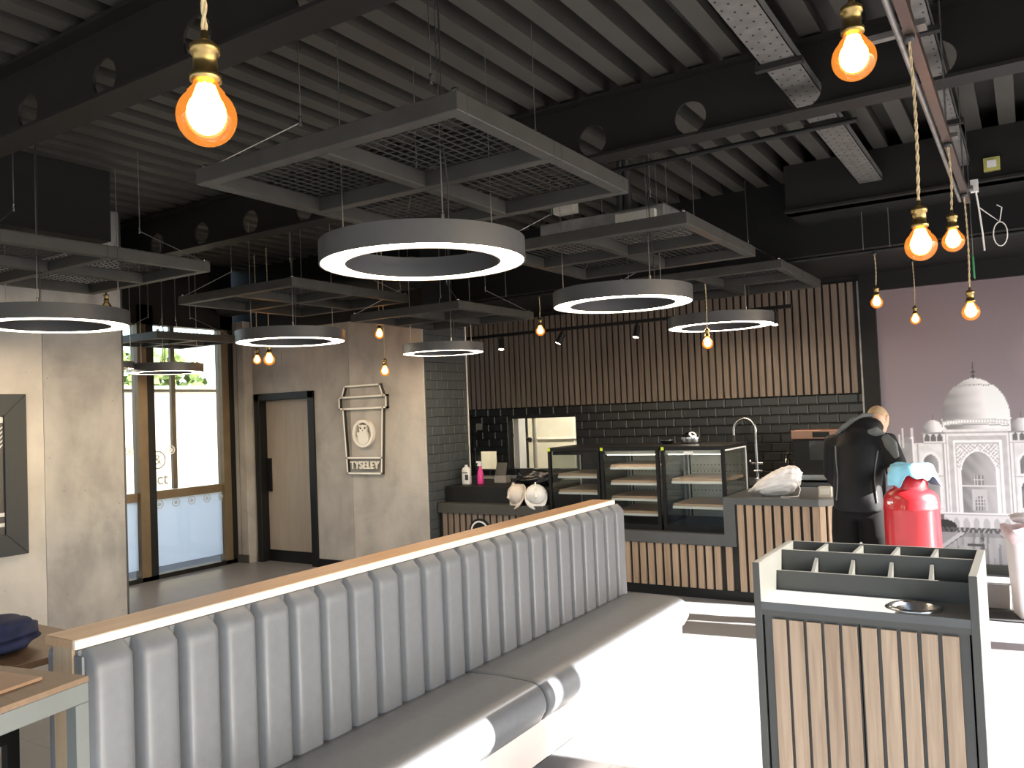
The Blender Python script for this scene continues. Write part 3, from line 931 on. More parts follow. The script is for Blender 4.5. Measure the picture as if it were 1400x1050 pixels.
# ---- ring lights
def ring_light(c, D, H, label):
    t = thing('ring_light', label, 'ring light', c, 'dark ring pendant lights')
    R = D / 2; w_ = 0.13 * D
    b = MB(); n = 96
    prof = [(R - 0.008, 0.006), (R - 0.008, 0.0), (R, 0.0), (R, H), (R - w_, H), (R - w_, 0.0), (R - w_ + 0.008, 0.0), (R - w_ + 0.008, 0.006)]
    vs = []
    for k in range(n):
        a = 2 * PI * k / n
        for r, z in prof: vs.append((c[0] + r * math.cos(a), c[1] + r * math.sin(a), c[2] + z))
    p = len(prof)
    # separate smooth strips
    for i in range(p - 1):
        sv = []
        for k in range(n):
            sv += [vs[k * p + i], vs[k * p + i + 1]]
        b.add(sv, [(2 * k, 2 * ((k + 1) % n), 2 * ((k + 1) % n) + 1, 2 * k + 1) for k in range(n)], 'ring', True)
    b.build('ring_body', t)
    b = MB(); sv = []
    for k in range(n):
        a = 2 * PI * k / n
        for r in (R - 0.009, R - w_ + 0.009): sv.append((c[0] + r * math.cos(a), c[1] + r * math.sin(a), c[2] + 0.004))
    b.add(sv, [(2 * k, 2 * k + 1, 2 * ((k + 1) % n) + 1, 2 * ((k + 1) % n)) for k in range(n)], 'ring_led', True)
    b.build('diffuser', t)
    for j, ang in enumerate((PI * 1.08, PI * 0.40, PI * 1.78)):
        wx, wy = c[0] + (R - w_ / 2) * math.cos(ang), c[1] + (R - w_ / 2) * math.sin(ang)
        zt = anchor(wx, wy)
        b = MB().tube([(wx, wy, c[2] + H), (wx, wy, zt)], 0.0032, 'wire', 6)
        b.tube([(wx, wy, c[2] + H), (wx, wy, c[2] + H + 0.035)], 0.009, 'steel', 8)
        if j == 2: b.tube([(wx + 0.03, wy, c[2] + H), (wx + 0.035, wy, c[2] + H + 0.15), (wx + 0.015, wy, c[2] + H + 0.35), (wx + 0.02, wy, zt)], 0.004, 'dark_wire', 6)
        b.build('suspension_wire', t)
    return t
ZRN = 2.46
ring_light((-2.469, 3.128, ZRN), 1.0, 0.105, 'largest ring light, hanging nearest at the centre of the room')
ring_light((-2.454, 5.398, ZRN), 1.0, 0.105, 'ring light above the display cases, second in the centre row')
ring_light((-2.497, 7.735, ZRN), 1.0, 0.105, 'ring light farthest back in front of the slats, right of the display cases')
ring_light((-5.817, 3.129, ZRN), 1.0, 0.105, 'ring light at left in front of the concrete wall, cut by the frame')
ring_light((-5.841, 5.358, ZRN), 1.0, 0.105, 'ring light in front of the oak door')
ring_light((-4.80, 6.34, 2.318), 0.79, 0.085, 'ring light beside the grey tiled corner above the cup sign wall')
ring_light((-7.67, 5.30, 2.28), 0.74, 0.09, 'small dark ring light hanging in the bay window')
ring_light((-7.70, 4.72, 2.31), 0.40, 0.07, 'smallest ring light, partly hidden behind the concrete wall edge')

# ---- filament bulbs
def bulb_meshes(t, c, s=1.0, lit=True):
    """c = centre of the glass globe"""
    R = 0.0475 * s
    prof = [(0.0, -R)]
    for k in range(1, 15):
        a = -PI / 2 + PI * k / 18
        prof.append((R * math.cos(a), R * math.sin(a)))
    prof += [(R * 0.62, R * 0.86), (R * 0.44, R * 1.08), (R * 0.36, R * 1.32)]
    MB().lathe(prof, c, 'bulb_glass' if lit else 'bulb_off', 32).build('glass_bulb', t)
    if lit:
        b = MB()
        for k in range(8):
            a = 2 * PI * k / 8
            ca, sa = math.cos(a), math.sin(a)
            b.tube([(c[0] + R * 0.22 * ca, c[1] + R * 0.22 * sa, c[2] + R * 1.1), (c[0] + R * 0.50 * ca, c[1] + R * 0.50 * sa, c[2] + R * 0.35), (c[0] + R * 0.30 * ca, c[1] + R * 0.30 * sa, c[2] - R * 0.3)], 0.0042 * s, 'filament', 6)
        b.ball((c[0], c[1], c[2] + R * 0.12), R * 0.66, R * 0.66, R * 0.74, 'filament', 20, 12)  # solid glowing ball added to imitate the glare around the filaments
        b.build('filament', t)
    h = c[2] + R * 1.2
    k = 0.0225 * s
    MB().lathe([(k * 0.9, 0), (k * 1.12, 0.002), (k * 1.12, 0.012 * s), (k * 0.86, 0.014 * s), (k * 0.86, 0.046 * s), (k * 1.05, 0.048 * s), (k * 1.05, 0.060 * s), (k * 0.6, 0.068 * s), (k * 0.28, 0.072 * s), (k * 0.28, 0.085 * s), (0, 0.085 * s)], (c[0], c[1], h), 'brass', 28).build('lamp_holder', t)
    return h + 0.083 * s

def pendant(c, top, label, s=1.0, lit=True, top_xy=None):
    t = thing('pendant_bulb', label, 'pendant bulb', c, 'filament pendant bulbs')
    h = bulb_meshes(t, c, s, lit)
    tx, ty = top_xy or (c[0], c[1])
    b = MB()
    L = top - h
    n = max(6, int(L / 0.012))
    for ph in (0, PI):
        b.tube([(c[0] + (tx - c[0]) * i / n + 0.0028 * math.cos(i * 1.1 + ph) + 0.006 * math.sin(i / n * PI) , c[1] + (ty - c[1]) * i / n + 0.0028 * math.sin(i * 1.1 + ph), h + L * i / n) for i in range(n + 1)], 0.003, 'cord', 6)
    b.build('flex', t)
    MB().lathe([(0.006, -0.02), (0.016, -0.02), (0.018, 0.0), (0, 0.0)], (tx, ty, top), 'dark_wire', 16).build('ceiling_cup', t)
    return t
pendant((-1.132, 0.87, 2.231), ZD, 'biggest glowing filament bulb, hanging at upper left of centre', 1.02)
pendant((-0.295, 1.95, 2.479), 2.86, 'glowing filament bulb at the top right of the picture', 1.0)
pendant((-0.267, 2.85, 2.19), 2.86, 'glowing bulb on a long twisted flex below the dark track', 1.0)
pendant((-0.260, 4.18, 2.41), 2.86, 'smaller glowing bulb on a short flex under the lighting track')
pendant((-0.263, 5.30, 2.18), 2.86, 'glowing bulb hanging beside the green exit sign, over the mural dome')
pendant((-1.02, 7.20, 2.49), 2.90, 'glowing bulb in front of the dark column left of the mural')
pendant((-0.868, 8.40, 2.425), 2.98, 'small glowing bulb in front of the pink grey mural sky', 0.95)
pendant((-4.20, 7.20, 2.535), 2.90, 'glowing bulb above the serving hatch in front of the slats', 1.0)
pendant((-2.45, 7.20, 2.27), 2.90, 'glowing bulb under the farthest ring light in front of the slats', 1.05)
pendant((-5.62, 6.35, 2.575), ZD, 'glowing bulb on the concrete wall above the cup sign, upper one', 1.0)
pendant((-5.52, 6.30, 2.185), ZD, 'glowing bulb hanging lowest above the cup sign', 1.0)
pendant((-7.43, 6.30, 2.43), ZD, 'small glowing bulb above the door, left one of a pair', 1.0)
pendant((-7.00, 6.10, 2.40), ZD, 'larger glowing bulb above the door, right one of a pair', 1.3)
pendant((-6.72, 4.08, 2.76), ZD, 'unlit bulb with a brass holder behind the left ring light', 1.0, False)

# ================================================================== BENCH
bn = thing('bench', 'long grey upholstered banquette with channelled back and oak cap', 'bench', (-2.3, 3.27, 0))
BY0, BY1 = 1.37, 5.18
MB().box(-2.585, -2.480, BY0, BY1, 0.0, 1.06, 'oak_v').build('back_core', bn)
b = MB().box(-2.622, -2.468, BY0 - 0.005, BY1 - 0.06, 1.06, 1.088, 'oak').box(-2.468, -2.452, BY0 - 0.005, BY1 - 0.06, 1.06, 1.088, 'oak_edge')
b.build('oak_cap', bn, bevel=0.002, seg=1)
# channelled front
nch = 24
def channels(y0, y1, n, xb, depth, zlo, zhi, mname):
    b = MB(); pit = (y1 - y0) / n
    nu, nv = 10, 16
    for c in range(n):
        ya = y0 + c * pit
        vs = []
        for j in range(nv + 1):
            tj = j / nv
            z = zlo + (zhi - zlo) * tj
            vz = 1.0
            ed = (zhi - z) / 0.06
            if ed < 1: vz = math.sqrt(max(0.0, 1 - (1 - ed) ** 2))
            for i in range(nu + 1):
                ti = i / nu
                u = abs(2 * ti - 1)
                prof = (1 - u ** 6.5) ** 0.5
                vs.append((xb + depth * (0.28 + 0.72 * prof) * (0.25 + 0.75 * vz) - (0.03 if (i in (0, nu)) else 0), ya + pit * ti, z))
        fs = []
        for j in range(nv):
            for i in range(nu):
                k = j * (nu + 1) + i
                fs.append((k, k + 1, k + nu + 2, k + nu + 1))
        b.add(vs, fs, mname, True)
    b.box(xb - 0.02, xb + 0.008, y0, y1, zlo, zhi - 0.004, mname)
    # closed end faces
    for yy in (y0, y1): b.box(xb - 0.02, xb + depth * 0.5, yy - 0.004, yy + 0.004, zlo, zhi - 0.02, mname)
    return b
channels(BY0 + 0.01, BY1, nch, -2.472, 0.068, 0.40, 1.058, 'leather').build('front_cushion', bn)
MB().box(-2.655, -2.587, BY0 + 0.01, BY1, 0.35, 1.05, 'leather').build('rear_cushion', bn, bevel=0.03, seg=4)
# seat cushions with a rounded nose
def seat(y0, y1):
    prof = [(-2.43, 0.32), (-2.43, 0.45), (-2.36, 0.462), (-2.2, 0.470), (-2.06, 0.466)]
    for k in range(0, 10):
        a = PI / 2 - PI * 0.62 * k / 9
        prof.append((-2.04 + 0.092 * math.cos(a), 0.376 + 0.090 * math.sin(a)))
    prof += [(-1.985, 0.29), (-2.02, 0.275)]
    b = MB()
    n = 10
    rings = []
    for i in range(n + 1):
        t = i / n; y = y0 + (y1 - y0) * t
        e = min(t, 1 - t) * (y1 - y0)
        k = 1.0 if e > 0.03 else 0.965 + 0.035 * (e / 0.03)
        rings.append([(-2.2 + (p[0] + 2.2) * (k if p[0] > -2.2 else 1), y, 0.30 + (p[1] - 0.30) * k) for p in prof])
    ys = [y0, y0 + 0.006, y0 + 0.03, y1 - 0.03, y1 - 0.006, y1]; ks = [0.95, 0.985, 1, 1, 0.985, 0.95]
    rings = [[(-2.2 + (p[0] + 2.2) * (k if p[0] > -2.2 else 1), y, 0.30 + (p[1] - 0.30) * k) for p in prof] for y, k in zip(ys, ks)]
    b.loft(rings, 'leather', True)
    return b
for (a, c) in ((1.40, 3.265), (3.275, 5.12)): seat(a, c).build('seat_cushion', bn)
MB().box(-2.43, -2.00, 1.42, 5.10, 0.10, 0.30, 'base').build('base_panel', bn, bevel=0.004)
MB().box(-2.40, -2.12, 1.5, 5.0, 0.0, 0.10, 'groove').build('plinth', bn)
so = thing('socket_outlet', 'white double socket on the bench base', 'socket', (-1.998, 3.75, 0.2))
MB().box(-2.0, -1.988, 3.68, 3.83, 0.155, 0.24, 'white').build('plate', so, bevel=0.003)
MB().box(-1.988, -1.986, 3.705, 3.74, 0.18, 0.185, 'groove').box(-1.988, -1.986, 3.77, 3.80, 0.18, 0.185, 'groove').box(-1.988, -1.986, 3.72, 3.728, 0.195, 0.21, 'groove').box(-1.988, -1.986, 3.785, 3.792, 0.195, 0.21, 'groove').build('slots', so)

# ================================================================== WASTE STATION
ws = thing('waste_station', 'charcoal waste station with oak slat doors and a condiment top', 'waste station', (-0.525, 3.23, 0))
x0, x1, y0, y1 = -0.888, -0.174, 2.979, 3.49
t_ = 0.026
MB().box(x0, x0 + t_, y0, y1, 0, 1.14, 'charcoal').build('side_panel', ws, bevel=0.0015, seg=1)
MB().box(x1 - t_, x1, y0, y1, 0, 1.14, 'charcoal').build('side_panel', ws, bevel=0.0015, seg=1)
MB().box(x0 + t_, x1 - t_, y1 - 0.012, y1, 0, 1.14, 'charcoal').build('back_panel', ws)
# worktop with the round hole
hc, hr = (-0.372, 3.085), 0.072
b = MB(); n = 40; zt, zb = 1.0, 0.972
X0, X1, Y0, Y1 = x0 + t_, x1 - t_, y0, 3.20
ringv = [(hc[0] + hr * math.cos(2 * PI * k / n), hc[1] + hr * math.sin(2 * PI * k / n)) for k in range(n)]
def rect_pt(a):
    ca, sa = math.cos(a), math.sin(a)
    sx = (X1 - hc[0]) if ca > 0 else (hc[0] - X0); sy = (Y1 - hc[1]) if sa > 0 else (hc[1] - Y0)
    t = min(sx / abs(ca) if abs(ca) > 1e-6 else 1e9, sy / abs(sa) if abs(sa) > 1e-6 else 1e9)
    return (hc[0] + ca * t, hc[1] + sa * t)
angs = sorted([2 * PI * k / n for k in range(n)] + [math.atan2(yy - hc[1], xx - hc[0]) % (2 * PI) for xx in (X0, X1) for yy in (Y0, Y1)])
inn = [(hc[0] + hr * math.cos(a), hc[1] + hr * math.sin(a), zt) for a in angs]
out_ = [(*rect_pt(a), zt) for a in angs]
k_ = len(angs)
b.add(inn + out_, [(i, (i + 1) % k_, k_ + (i + 1) % k_, k_ + i) for i in range(k_)][::1], 'bin_top')
b.add([(p[0], p[1], zb) for p in out_] + out_, [(i, (i + 1) % k_, k_ + (i + 1) % k_, k_ + i) for i in range(k_)], 'charcoal_top')
b.build('worktop', ws)
MB().lathe([(hr + 0.012, 0.0), (hr + 0.012, 0.006), (hr + 0.002, 0.008), (hr - 0.006, 0.002), (hr - 0.006, -0.16)], (hc[0], hc[1], 1.0), 'steel', 48).build('chute_ring', ws)
MB().box(X0, X1, y0 + 0.01, y1 - 0.02, 0.0, 0.06, 'groove').box(X0, X1, 3.2, y1 - 0.02, 0.06, 0.99, 'groove').build('carcass', ws)
# condiment steps
MB().box(X0, X1, 3.20, 3.212, 0.97, 1.072, 'charcoal').build('step_front', ws)
MB().box(X0, X1, 3.290, 3.302, 0.97, 1.136, 'charcoal').build('step_front', ws)
MB().box(X0, X1, 3.212, 3.29, 0.985, 1.0, 'charcoal').box(X0, X1, 3.302, y1 - 0.012, 1.03, 1.045, 'charcoal').build('tray_floor', ws)
for i in range(6):
    xx = X0 + (X1 - X0) * i / 5
    if 0 < i < 5: MB().box(xx - 0.006, xx + 0.006, 3.302, y1 - 0.012, 1.045, 1.136, 'charcoal').build('divider', ws)
for i in range(1, 5):
    xx = X0 + (X1 - X0) * i / 5
    MB().prism([(0, 0), (0.078, 0), (0.078, 0.115), (0, 0.072)], (xx - 0.006, 3.212, 1.0), (0, 1, 0), (0, 0, 1), (0.012, 0, 0), 'charcoal').build('divider', ws)
# top rail and doors
MB().box(X0, X1, y0 + 0.002, y0 + 0.02, 0.952, 0.9715, 'charcoal').build('top_rail', ws)
xm = (X0 + X1) / 2 - 0.005
for (a, c) in ((X0 + 0.006, xm - 0.002), (xm + 0.002, X1 - 0.006)):
    dd = MB().box(a, c, y0 + 0.010, y0 + 0.03, 0.06, 0.95, 'charcoal').build('door', ws)
    w_ = c - a; sl = 0.048; m0 = 0.030 if a < xm - 0.1 else 0.006; m1 = 0.004 if a < xm - 0.1 else 0.030
    for k in range(5):
        s0 = a + m0 + (w_ - m0 - m1 - sl) * k / 4
        MB().box(s0, s0 + sl, y0 - 0.002, y0 + 0.010, 0.07, 0.942, 'slat_light').build('slat', dd, bevel=0.001, seg=1)

# ================================================================== COUNTER
CY = 7.02
ct = thing('counter', 'long serving counter clad in oak slats with grey borders', 'counter', (-3.3, 7.4, 0))
LX0, LX1, RX0, RX1 = -5.46, -4.15, -2.32, -1.52
MB().box(LX0, RX1, CY + 0.03, 8.0, 0.0, 0.09, 'groove').box(LX0, RX1, CY + 0.02, CY + 0.03, 0, 0.09, 'black_frame').build('plinth', ct)
b = MB()
b.box(LX0, LX1, CY + 0.03, 7.9, 0.09, 0.67, 'groove'); b.box(LX1, RX0, CY + 0.03, 7.9, 0.09, 0.50, 'groove'); b.box(RX0, RX1, CY + 0.03, 7.9, 0.09, 0.84, 'groove')
b.build('carcass', ct)
def slats(xa, xb, z0, z1, m='slat_light'):
    b = MB(); xx = xa
    while xx + 0.054 <= xb + 0.01:
        b.box(xx, xx + 0.054, CY + 0.005, CY + 0.03, z0, z1, m); xx += 0.0785
    return b
slats(LX0 + 0.05, LX1 - 0.02, 0.09, 0.67, 'slat').build('slat_panel', ct)
slats(LX1, RX0 - 0.02, 0.09, 0.47).build('slat_panel', ct)
slats(RX0, RX0 + 0.09, 0.09, 0.47).build('slat_panel', ct)
slats(RX0 + 0.118, RX1 + 0.01, 0.09, 0.84).build('slat_panel', ct)
# right end, splayed return
b = MB(); q = [(RX1, CY), (RX1 + 0.27, CY + 0.27), (RX1 + 0.27, 8.0)]
b.add([(RX1 - 0.02, CY + 0.03, 0.09), (RX1 + 0.23, CY + 0.29, 0.09), (RX1 + 0.23, 8.0, 0.09), (RX1 - 0.02, 8.0, 0.09), (RX1 - 0.02, CY + 0.03, 0.84), (RX1 + 0.23, CY + 0.29, 0.84), (RX1 + 0.23, 8.0, 0.84), (RX1 - 0.02, 8.0, 0.84)], [(0, 1, 5, 4), (1, 2, 6, 5), (2, 3, 7, 6), (4, 5, 6, 7)], 'groove')
for k in range(4):
    a0 = Vector((RX1, CY + 0.005, 0)) + Vector((0.7071, 0.7071, 0)) * (0.005 + 0.0785 * k); a1 = a0 + Vector((0.7071, 0.7071, 0)) * 0.054; nn = Vector((-0.7071, 0.7071, 0)) * 0.02
    vs = [(*(p.xy), z) for z in (0.09, 0.84) for p in (a0, a1, a1 + nn, a0 + nn)]
    b.add(vs, [(0, 1, 5, 4), (1, 2, 6, 5), (2, 3, 7, 6), (3, 0, 4, 7), (4, 5, 6, 7)], 'slat_light')
b.build('splayed_end', ct)
# worktops and borders
b = MB().prism([(RX0, CY - 0.01), (RX1, CY - 0.01), (RX1 + 0.28, CY + 0.26), (RX1 + 0.28, 8.0), (RX0, 8.0)], (0, 0, 0.84), (1, 0, 0), (0, 1, 0), (0, 0, 0.06), 'charcoal_top')
b.build('worktop', ct, bevel=0.002, seg=1)
MB().box(RX0, RX0 + 0.10, CY - 0.008, CY + 0.04, 0.475, 0.84, 'charcoal_top').box(RX0 + 0.10, RX0 + 0.118, CY + 0.01, CY + 0.03, 0.475, 0.84, 'groove').build('side_border', ct)
MB().box(LX1, RX0, CY - 0.008, CY + 0.04, 0.475, 0.575, 'charcoal_top').box(LX1, RX0, CY + 0.04, 8.0, 0.50, 0.57, 'charcoal_top').build('display_ledge', ct)
MB().box(LX0, LX1, CY - 0.012, 7.16, 0.67, 0.77, 'charcoal').build('front_shelf', ct, bevel=0.002, seg=1)
MB().box(LX0, LX1, 7.16, 7.95, 0.67, 0.94, 'black_paint').build('raised_worktop', ct, bevel=0.003, seg=1)
# roundel fixed on the slats
rd = thing('roundel_sign', 'round black sign with a white ring on the left counter slats', 'sign', (-4.92, CY, 0.45))
b = MB()
b.prism([(0.135 * math.cos(2 * PI * k / 40), 0.135 * math.sin(2 * PI * k / 40)) for k in range(40)], (-4.92, CY + 0.004, 0.49), (1, 0, 0), (0, 0, 1), (0, -0.014, 0), 'black_paint')
b.build('disc', rd)
b = MB(); n = 40; vs = []
for k in range(n):
    a = 2 * PI * k / n
    for r in (0.112, 0.095):
        for d_ in (-0.011, -0.016): vs.append((-4.92 + r * math.cos(a), CY + d_, 0.49 + r * math.sin(a)))
fs = []
for k in range(n):
    i, j = 4 * k, 4 * ((k + 1) % n)
    fs += [(i + 1, i + 3, j + 3, j + 1), (i, i + 1, j + 1, j), (i + 2, j + 2, j + 3, i + 3)]
b.add(vs, fs, 'white'); b.build('white_ring', rd)

# ---- three glass display cases
def display_case(xa, xb, ya, yb_, z0, z1, shelves, label, dark=False):
    t = thing('display_case', label, 'display case', ((xa + xb) / 2, (ya + yb_) / 2, z0), 'glass display cases on the counter')
    p = 0.03
    MB().box(xa, xb, ya, yb_, z0, z0 + 0.05, 'black_frame').build('base', t)
    MB().box(xa, xb, ya, yb_, z1 - 0.035, z1, 'black_frame').build('top', t, bevel=0.003, seg=1)
    for px in (xa, xb - p):
        for py in (ya, yb_ - p):
            MB().box(px, px + p, py, py + p, z0 + 0.05, z1 - 0.035, 'black_frame').build('post', t)
    MB().box(xa + p, xb - p, ya + 0.008, ya + 0.014, z0 + 0.05, z1 - 0.035, 'case_glass').build('front_glass', t)
    for px in (xa + 0.006, xb - 0.012):
        g = MB().box(px, px + 0.006, ya + p, yb_ - p, z0 + 0.05, z1 - 0.035, 'case_glass').build('side_glass', t)
        b = MB()
        for (ry0, ry1, rz0, rz1) in ((ya + p, ya + p + 0.014, z0 + 0.05, z1 - 0.035), (yb_ - p - 0.014, yb_ - p, z0 + 0.05, z1 - 0.035), (ya + p, yb_ - p, z1 - 0.05, z1 - 0.035)):
            b.box(px - 0.001, px + 0.007, ry0, ry1, rz0, rz1, 'white')
        b.build('edge_strip', t)
    b = MB().box(xa + p, xb - p, yb_ - 0.03, yb_ - 0.02, z0 + 0.05, z1 - 0.04, 'groove' if dark else 'case_back')
    if not dark:
        for r in range(10):
            for k in range(14):
                cx = xa + 0.06 + (xb - xa - 0.12) * k / 13; cz = z0 + 0.12 + 0.062 * r
                if r % 3 == 2: continue
                b.box(cx - 0.005, cx + 0.005, yb_ - 0.0312, yb_ - 0.0305, cz - 0.005, cz + 0.005, 'groove')
    b.build('rear_panel', t)
    for z in shelves:
        s = MB().box(xa + 0.06, xb - 0.04, ya + 0.10, yb_ - 0.05, z, z + 0.030, 'shelf').build('shelf', t)
        MB().box(xa + 0.06, xb - 0.04, ya + 0.085, ya + 0.099, z - 0.014, z + 0.008, 'white').build('price_rail', s)
    MB().box(xa + p, xb - p, ya + 0.05, ya + 0.09, z1 - 0.075, z1 - 0.04, 'offwhite' if not dark else 'black_frame').build('light_rail', t)
    if not dark: MB().box(xa + p + 0.02, xb - p - 0.02, ya + 0.055, ya + 0.085, z1 - 0.079, z1 - 0.075, 'case_led').build('case_lamp', t)
    MB().box(xa - 0.002 + 0.004, xa + 0.030, ya - 0.002, ya, z1 - 0.035, z1 - 0.005, 'yellow').build('sticker', t)
    return t
y_, yk = CY + 0.10, 7.84
display_case(-4.13, -3.56, y_, yk, 0.57, 1.345, (0.89, 1.05), 'glass display case on the left, dark inside, beside the helmets', True)
display_case(-3.545, -2.945, y_, yk, 0.57, 1.345, (0.70, 0.84, 0.99, 1.14), 'glass display case in the middle with four shelves')
c3 = display_case(-2.92, -2.325, y_, yk, 0.57, 1.345, (0.78, 1.01), 'glass display case on the right with two shelves and a white label')
MB().box(-2.70, -2.61, y_ + 0.003, y_ + 0.006, 1.268, 1.298, 'white').build('label_plate', c3)

# ---- back bar: worktop along the tiled wall
bb = thing('back_counter', 'dark worktop running along the tiled back wall', 'counter', (-3.6, 8.7, 0))
MB().box(-6.4, -1.5, 8.45, YB - 0.01, 0.86, 0.90, 'charcoal_top').build('worktop', bb)
MB().box(-6.4, -1.5, 8.5, YB - 0.01, 0.0, 0.86, 'black_paint').build('carcass', bb)

# espresso machine
em = thing('coffee_machine', 'black coffee machine with a copper band beside the person', 'coffee machine', (-1.78, 8.72, 0.9))
MB().box(-2.06, -1.5, 8.5, 8.95, 0.93, 1.33, 'black_frame').build('body', em, bevel=0.01)
MB().box(-2.07, -1.49, 8.48, 8.96, 1.33, 1.42, 'copper').build('top_band', em, bevel=0.006)
MB().box(-1.90, -1.66, 8.494, 8.501, 1.12, 1.31, 'case_glass').box(-1.90, -1.66, 8.497, 8.499, 1.12, 1.31, 'picture_dark').build('display', em)
MB().box(-1.86, -1.70, 8.475, 8.481, 1.345, 1.40, 'black_frame').build('badge_plate', em)
MB().box(-2.05, -1.51, 8.40, 8.5, 0.93, 0.98, 'steel').build('drip_tray', em)
for xx in (-2.02, -1.54): MB().tube([(xx, 8.6, 0.90), (xx, 8.6, 0.94)], 0.02, 'rubber', 12).build('foot', em)
# spray tap
tp = thing('spray_tap', 'tall chrome spray tap with an arched hose on the back counter', 'tap', (-2.5, 8.75, 0.9))
MB().tube([(-2.5, 8.75, 0.90), (-2.5, 8.75, 1.32)], 0.016, 'chrome', 14).lathe([(0.035, 0), (0.035, 0.02), (0, 0.02)], (-2.5, 8.75, 0.90), 'chrome', 20).build('riser', tp)
arc = [(-2.50, 8.75, 1.30)] + [(-2.617 + 0.117 * math.cos(a), 8.75, 1.42 + 0.13 * math.sin(a)) for a in [PI * k / 14 for k in range(15)]] + [(-2.734, 8.75, 1.36)]
b = MB().tube(arc, 0.013, 'chrome', 10)
for k in range(len(arc) - 1):
    p, q2 = Vector(arc[k]), Vector(arc[k + 1])
    for s in (0.0, 0.33, 0.66):
        c = p.lerp(q2, s); d_ = (q2 - p).normalized() * 0.003
        b.tube([c - d_, c + d_], 0.017, 'steel', 10)
b.build('spring_hose', tp)
MB().tube([(-2.734, 8.75, 1.37), (-2.734, 8.75, 1.26)], [0.016, 0.022], 'dark_wire', 12).build('spray_head', tp)
MB().tube([(-2.56, 8.75, 1.07), (-2.44, 8.75, 1.07)], 0.014, 'chrome', 10).tube([(-2.56, 8.75, 1.07), (-2.56, 8.70, 1.10)], 0.009, 'chrome', 8).tube([(-2.53, 8.72, 0.99), (-2.45, 8.75, 0.99)], 0.012, 'chrome', 10).build('mixer_valve', tp)
tp2 = thing('water_tap', 'small dark water tap left of the coffee machine', 'tap', (-2.17, 8.72, 0.9))
MB().tube([(-2.17, 8.75, 0.9), (-2.17, 8.75, 1.10), (-2.17, 8.71, 1.15), (-2.17, 8.65, 1.14), (-2.17, 8.63, 1.08)], 0.011, 'steel', 10).build('spout', tp2)
MB().ball((-2.17, 8.75, 1.17), 0.022, 0.022, 0.022, 'dark_wire', 14, 8).build('knob', tp2)
# glossy domed kettle on top of the right display case and a low dish beside it
kt = thing('domed_pot', 'shiny chrome domed pot on top of the right display case', 'pot', (-2.80, 7.60, 1.345))
MB().lathe([(0, 0), (0.088, 0), (0.094, 0.02), (0.094, 0.065)], (-2.80, 7.60, 1.345), 'chrome', 36).build('pot_body', kt)
MB().lathe([(0.097, 0.065), (0.09, 0.075), (0.065, 0.105), (0.03, 0.12), (0, 0.122)], (-2.80, 7.60, 1.345), 'chrome', 36).build('pot_lid', kt)
MB().lathe([(0.006, 0.12), (0.006, 0.132), (0.016, 0.138), (0.012, 0.15), (0, 0.153)], (-2.80, 7.60, 1.345), 'dark_wire', 16).build('knob', kt)
kd = MB().lathe([(0, 0), (0.05, 0), (0.075, 0.035), (0.078, 0.038), (0.07, 0.036), (0.045, 0.006), (0, 0.006)], (-3.05, 7.62, 1.345), 'chrome', 28).build('steel_dish')
tag(kd, 'low shiny steel dish on the display cases beside the domed pot', 'dish')

# ---- things on the left counter
bt = thing('bleach_bottle', 'white plastic bottle with a white cap on the raised worktop', 'bottle', (-5.33, 7.38, 0.94))
def sq_ring(c, hx, hy, z, r=0.25, n=16):
    out = []
    for k in range(n):
        a = 2 * PI * k / n
        ca, sa = math.cos(a), math.sin(a)
        out.append((c[0] + hx * math.copysign(abs(ca) ** 0.55, ca), c[1] + hy * math.copysign(abs(sa) ** 0.55, sa), z))
    return out
c = (-5.33, 7.38)
MB().loft([sq_ring(c, 0.048, 0.035, 0.94), sq_ring(c, 0.050, 0.036, 0.95), sq_ring(c, 0.050, 0.036, 1.09), sq_ring(c, 0.040, 0.03, 1.12), sq_ring(c, 0.016, 0.016, 1.135)], 'white').build('bottle_body', bt)
MB().tube([(c[0], c[1], 1.135), (c[0], c[1], 1.155)], 0.017, 'white', 14).build('cap', bt)
MB().box(c[0] + 0.005, c[0] + 0.046, c[1] - 0.0375, c[1] - 0.036, 0.99, 1.05, 'charcoal').box(c[0] - 0.045, c[0] + 0.04, c[1] - 0.0375, c[1] - 0.036, 1.065, 1.075, 'charcoal').build('printed_mark', bt)
bt = thing('spray_bottle', 'pink trigger spray bottle with a white head on the raised worktop', 'bottle', (-5.17, 7.42, 0.94))
c = (-5.17, 7.42)
MB().lathe([(0, 0), (0.034, 0), (0.036, 0.01), (0.036, 0.10), (0.028, 0.14), (0.015, 0.18), (0.013, 0.20)], (*c, 0.94), 'pink', 24).build('bottle_body', bt)
MB().prism([(-0.035, 0.0), (0.018, 0.0), (0.02, 0.05), (-0.045, 0.055), (-0.045, 0.035), (-0.02, 0.03)], (c[0], c[1] - 0.012, 1.14), (1, 0, 0), (0, 0, 1), (0, 0.024, 0), 'white').build('trigger_head', bt)
cd = thing('card_terminal', 'grey payment terminal with a tilted dark screen', 'card terminal', (-5.02, 7.62, 0.94))
MB().box(-5.10, -4.94, 7.58, 7.68, 0.94, 1.02, 'sign_face').build('stand', cd, bevel=0.004)
MB().prism([(0, 0), (0.02, 0), (0.07, 0.14), (0.05, 0.14)], (-5.09, 7.585, 1.02), (0, 1, 0), (0, 0, 1), (0.14, 0, 0), 'charcoal').build('screen', cd)
